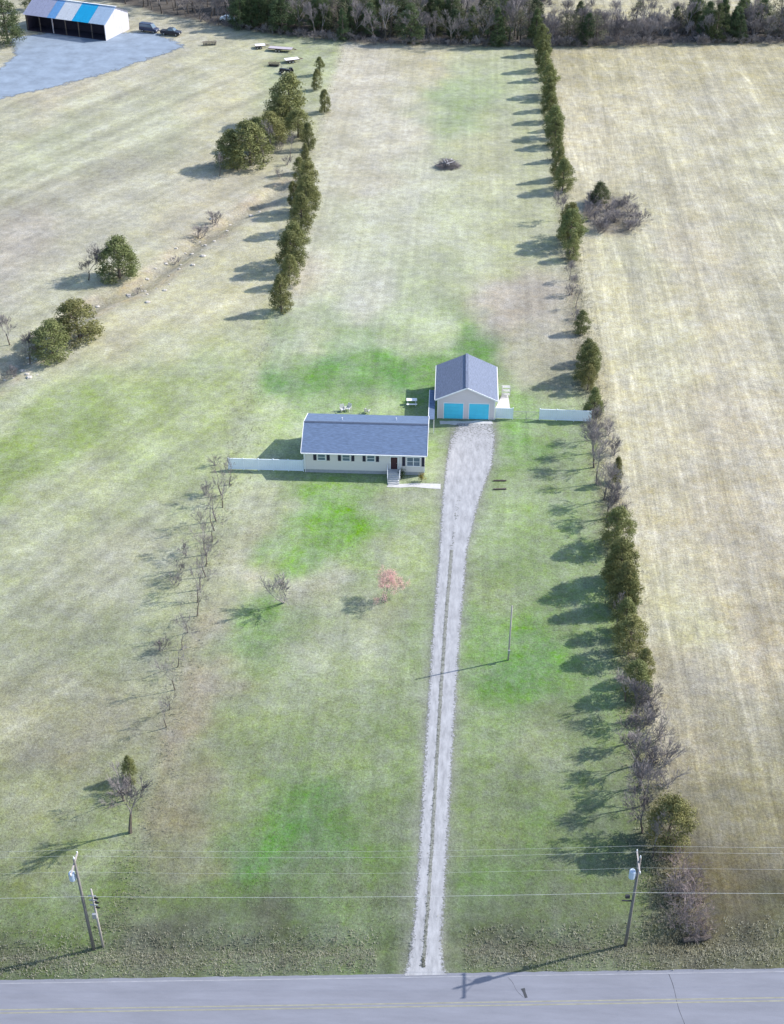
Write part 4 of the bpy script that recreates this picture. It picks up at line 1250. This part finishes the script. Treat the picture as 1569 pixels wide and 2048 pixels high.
for z_ in (6.2, 6.9, 7.5):
    MB().box(-.35, .35, -.12, -.04, z_, z_ + .12).build('bracket', M['metal'], p2)
    MB().disc((.36, -.2, z_ - .1), .16, .22, (0, 1, .2), .05, 14).build('cable_loop', M['dark_metal'], p2)
MB().box(-.28, .1, -.36, -.14, 4.6, 5.2).build('meter_box', M['metal'], p2)
for (bx, by, sgn, o_) in ((LB[0], LB[1], -1, pl), (PB[0], PB[1], 1, pr)):
    pass
SP = G(1017, 1320)
sp_ = pole('service_pole', SP, 8.3, .11, M['pole_pale'], 'slim service pole on the lawn right of the driveway', None, None)
MB().box(-.14, .14, -.26, -.10, 1.2, 1.7).build('meter_box', M['metal'], sp_)
dirv = (PB - LB); dirv /= np.linalg.norm(dirv)
span = float(np.linalg.norm(PB - LB))
def wire(off, z, r_, label, sag=.5):
    n = np.array([-dirv[1], dirv[0], 0])
    pts = []
    for k in range(-2, 3):
        A = LB + dirv * span * k
        for j in range(12):
            t = j / 12
            q = A + dirv * span * t + n * off
            pts.append((q[0], q[1], z - sag * 4 * t * (1 - t)))
    o = MB().tube(pts, r_, 5).build('power_line', M['wire'])
    tag(o, label, 'wire', 'lines strung along the road')
wire(1.2, 12.30, .006, 'farthest bare power line on the roadside crossarms')
wire(0, 12.95, .006, 'topmost power line over the pole tops by the road')
wire(-1.2, 12.30, .005, 'nearest bare power line on the roadside crossarms')
wire(-.2, 7.6, .011, 'lowest and thickest cable strung between the roadside poles', .35)
# ------------------------------------------------------------------ barn and the things round it
FR = np.array([-92.2, 349.9]); u = np.array([-.94, .341]); v_ = np.array([.341, .94])
ang = math.atan2(u[1], u[0])
barn = tag(empty('barn', (FR[0], FR[1], 0), ang), 'open fronted barn with a white, cyan and blue striped steel roof', 'barn')
BL, BW, E1, RG = 25.0, 11.6, 4.4, 7.4                        # local: x along the barn away from its right end, -y to the back
def bp_(x, y, z): return (x, -y, z)
mb = MB()
mb.add([bp_(0, .05, 0), bp_(0, BW, 0), bp_(0, BW, E1 + .5), bp_(0, BW / 2, RG - .12), bp_(0, .05, E1 - .1), bp_(.12, .05, 0), bp_(.12, BW, 0), bp_(.12, BW, E1 + .5), bp_(.12, BW / 2, RG - .12), bp_(.12, .05, E1 - .1)],
       [(0, 1, 2, 3, 4), (9, 8, 7, 6, 5), (0, 5, 6, 1), (1, 6, 7, 2), (4, 9, 5, 0)])
mb.build('wall', M['barn_wall'], barn)
MB().box(.12, BL, -BW, -BW + .12, 0, E1 + .4).build('wall', M['barn_shade'], barn)
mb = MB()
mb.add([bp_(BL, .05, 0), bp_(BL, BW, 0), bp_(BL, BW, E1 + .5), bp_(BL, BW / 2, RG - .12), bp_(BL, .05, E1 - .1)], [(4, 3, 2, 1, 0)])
mb.build('wall', M['barn_shade'], barn)
MB().box(.14, BL - .05, -5.0, -4.9, 0, E1 + .6).build('partition', M['barn_shade'], barn)
MB().box(.14, BL - .05, -4.89, .02, 0, .11).build('floor', M['barn_shade'], barn)  # dirt floor added over the bright gravel, barn shade in its colour
for k in range(7):
    x = .2 + k * (BL - .4) / 6
    MB().box(x - .1, x + .1, -.35, -.12, 0, E1 - .1).build('post', M['deck_wood'] if k in (4,) else M['timber'], barn)
cols = ['steel_pale', 'steel_pale', 'steel_cyan', 'steel_cyan', 'steel_white', 'steel_white', 'steel_blue', 'steel_grey', 'steel_grey', 'steel_grey']
nP = len(cols); pw = (BL + 1.0) / nP
for side in (0, 1):
    for k, c in enumerate(cols):
        x0 = -.5 + k * pw + .01; x1 = x0 + pw - .02
        ya, za, yb, zb = (-.35, E1 - .18, BW / 2, RG) if side == 0 else (BW + .6, E1 + .28, BW / 2, RG)
        mb = MB()
        n = 8
        for j in range(n):                         # ribbed sheet
            xa, xb = x0 + (x1 - x0) * j / n, x0 + (x1 - x0) * (j + 1) / n
            xr = xa + (xb - xa) * .22
            for (q0, q1, up) in ((xa, xr, .035), (xr, xb, 0.0)):
                vs = [bp_(q0, ya, za + up), bp_(q1, ya, za + up), bp_(q1, yb, zb + up), bp_(q0, yb, zb + up)]
                mb.add(vs, [(0, 1, 2, 3) if side else (3, 2, 1, 0)])
        mb.build('roof_panel', M[c if side == 0 else 'steel_white'], barn)
MB().bar(bp_(-.5, BW / 2, RG + .06), bp_(BL + .5, BW / 2, RG + .06), .5, .05).build('ridge_cap', M['steel_white'], barn)

def wheel(o, x, y, r_, w, name='wheel'):
    t = MB().disc((x, y, r_), r_ * .55, r_, (0, 1, 0), w, 18).build(name, M['rubber'], o)
    MB().disc((x, y, r_), .03, r_ * .54, (0, 1, 0), w * 1.04, 14).build('rim', M['metal'], t)
def vehicle(px, py, rz, paint, kind, label, group=None):
    p = G(px, py)
    o = tag(empty({'pickup': 'pickup_truck', 'car': 'parked_car', 'van': 'parked_van'}[kind], (p[0], p[1], 0.07), rz), label, {'pickup': 'pickup truck', 'car': 'car', 'van': 'van'}[kind], group)
    if kind == 'pickup':
        L = 5.6; body = [(-2.8, .55), (-2.8, 1.12), (-.55, 1.15), (1.35, 1.15), (2.6, 1.02), (2.78, .85), (2.78, .45), (2.3, .40), (-2.5, .40)]
        cab = [(-.70, 1.16), (-.62, 1.80), (.75, 1.82), (1.45, 1.16)]; hw = .95
    elif kind == 'van':
        L = 5.4; body = [(-2.7, .45), (-2.7, 1.15), (1.5, 1.15), (2.5, 1.0), (2.66, .8), (2.66, .42)]
        cab = [(-2.66, 1.16), (-2.62, 2.25), (.9, 2.25), (1.75, 1.16)]; hw = .96
    else:
        L = 4.6; body = [(-2.3, .45), (-2.28, .92), (-1.5, .98), (1.0, .95), (2.1, .82), (2.28, .65), (2.28, .38), (-2.2, .35)]
        cab = [(-1.75, .97), (-1.05, 1.42), (.35, 1.44), (1.15, .95)]; hw = .88
    m = MB(); prism(m, list(reversed(body)), -hw, hw); bo = m.build('body', M[paint], o)
    m = MB(); n = len(cab)
    lo = [(x, -hw * .96 if z < 1.2 else -hw * .80, z) for x, z in cab]; hi = [(x, -y, z) for x, y, z in lo]
    m.add(lo + hi, [tuple(range(n)), tuple(reversed(range(n, 2 * n)))] + [((i + 1) % n, i, n + i, n + (i + 1) % n) for i in range(n)])
    m.build('cab', M[paint], o)
    b0, t0, t1, b1 = [Vector((x, 0, z)) for x, z in cab]
    for s in (-1, 1):
        def sidep(q, k): return (q.x, s * (hw * (.96 - .16 * k) + .012), q.z)
        a_ = b0.lerp(t0, .25) + Vector((.18, 0, 0)); b_ = b0.lerp(t0, .85) + Vector((.14, 0, 0)); c_ = t1 + (b1 - t1) * .15 - Vector((.12, 0, 0)); d_ = t1 + (b1 - t1) * .75 - Vector((.22, 0, 0))
        q = [sidep(a_, .25), sidep(b_, .85), sidep(c_, .85), sidep(d_, .25)]
        MB().add(q, [(0, 1, 2, 3) if s < 0 else (3, 2, 1, 0)]).build('side_window', M['glass'], o)
    f0, f1 = b1.lerp(t1, .12) + Vector((.015, 0, .012)), b1.lerp(t1, .9) + Vector((.015, 0, .012))
    MB().add([(f0.x, -hw * .85, f0.z), (f0.x, hw * .85, f0.z), (f1.x, hw * .74, f1.z), (f1.x, -hw * .74, f1.z)], [(0, 1, 2, 3)]).build('windscreen', M['glass'], o)
    if kind == 'pickup':
        MB().box(-2.72, -.78, -hw + .10, hw - .10, 1.155, 1.165).build('bed_floor', M['dark_metal'], o)
    for x in (-L * .31, L * .32):
        for s in (-1, 1):
            wheel(o, x, s * (hw - .06), .36, .24)
    for s in (-1, 1):
        MB().box(body[-3][0] - .05 if kind == 'pickup' else L / 2 - .06, L / 2 + .005, s * hw * .72 - .14, s * hw * .72 + .14, .68, .82).build('headlight', M['insulator'], o)
        MB().box(-L / 2 - .02, -L / 2 + .02, s * hw * .8 - .10, s * hw * .8 + .10, .72, .90).build('tail_light', M['rust'], o)
    return o
vehicle(300, 64, R(-20), 'dark_car', 'van', 'dark blue van parked beside the striped roof barn')
vehicle(343, 70, R(-14), 'black_car', 'pickup', 'black pickup truck parked right of the dark blue van')
vehicle(458, 42, R(-8), 'white_car', 'car', 'white car parked at the edge of the far wood')

def trailer(px, py, rz, L, m, label):
    p = G(px, py)
    o = tag(empty('flatbed_trailer', (p[0], p[1], 0), rz), label, 'trailer', 'trailers left in the back field')
    n = 7
    for k in range(n):
        MB().box(-L / 2, L / 2, -1.0 + k * 2.0 / n + .01, -1.0 + (k + 1) * 2.0 / n - .01, .78, .84).build('plank', m, o)
    f = MB().box(-L / 2, L / 2, -1.06, -1.0, .66, .86).box(-L / 2, L / 2, 1.0, 1.06, .66, .86).bar((L / 2, -.6, .7), (L / 2 + 1.2, 0, .6), .1, .1).bar((L / 2, .6, .7), (L / 2 + 1.2, 0, .6), .1, .1)
    for k in range(5):
        x = -L / 2 + .1 + k * (L - .2) / 4
        f.box(x - .04, x + .04, -.99, .99, .66, .775)
    f.build('frame', M['rust'], o)
    for s in (-1, 1):
        for x in (-.9, -.05):
            wheel(o, x, s * 1.2, .36, .22)
trailer(562, 102, R(-10), 6.2, M['deck_wood'], 'long grey flatbed trailer left in the back field')
trailer(584, 124, R(24), 3.6, M['trim'], 'short white flatbed trailer nearer the left boundary')
trailer(521, 96, R(15), 2.6, M['trim'], 'smallest white trailer left in the back field')
def harrow(px, py, rz, L, label):
    p = G(px, py)
    o = tag(empty('disc_harrow', (p[0], p[1], 0), rz), label, 'farm implement', 'rusty farm implements in the back field')
    MB().box(-L / 2, L / 2, -.5, -.4, .75, .87).box(-L / 2, L / 2, .4, .5, .75, .87).box(-L / 2, -L / 2 + .1, -.4, .4, .75, .87).box(L / 2 - .1, L / 2, -.4, .4, .75, .87).bar((0, .5, .8), (0, 2.2, .5), .1, .1).build('frame', M['rust'], o)
    for y_ in (-.35, .35):
        MB().tube([(-L / 2, y_, .32), (L / 2, y_, .32)], .04, 6).build('axle', M['rust'], o)
        for k in range(9):
            x = -L / 2 + .2 + k * (L - .4) / 8
            MB().disc((x, y_, .32), .03, .32, (1, .2 * (1 if y_ > 0 else -1), 0), .03, 12).build('disc_blade', M['dark_metal'], o)
harrow(420, 90, R(15), 3.6, 'rusty disc harrow alone in the field right of the barn')
harrow(549, 132, R(-5), 2.8, 'rusty disc harrow between the trailers and the tractor')
p = G(573, 148)
tr = tag(empty('tractor', (p[0], p[1], 0), R(160)), 'dark old tractor at the top of the creek trees', 'tractor')
m = MB(); prism(m, list(reversed([(-.2, .8), (-.2, 1.3), (1.7, 1.25), (1.75, .7)])), -.32, .32); m.build('bonnet', M['black_car'], tr)
MB().box(-1.3, -.2, -.35, .35, .6, 1.05).build('chassis', M['dark_metal'], tr)
MB().box(-1.15, -.65, -.28, .28, 1.06, 1.14).box(-1.2, -1.1, -.28, .28, 1.142, 1.55).build('seat', M['rubber'], tr)
MB().tube([(-.3, 0, 1.25), (-.5, 0, 1.55)], .03, 6).disc((-.52, 0, 1.58), .14, .19, (-.5, 0, .8), .03, 14).build('steering_wheel', M['dark_metal'], tr)
MB().tube([(1.1, .15, 1.2), (1.1, .15, 1.9)], .04, 8).build('exhaust', M['rust'], tr)
for s in (-1, 1):
    wheel(tr, -.95, s * .75, .72, .36); wheel(tr, 1.35, s * .62, .42, .22)
    MB().box(-1.5, -.45, s * .74 - .22, s * .74 + .22, 1.46, 1.50).build('mudguard', M['black_car'], tr)
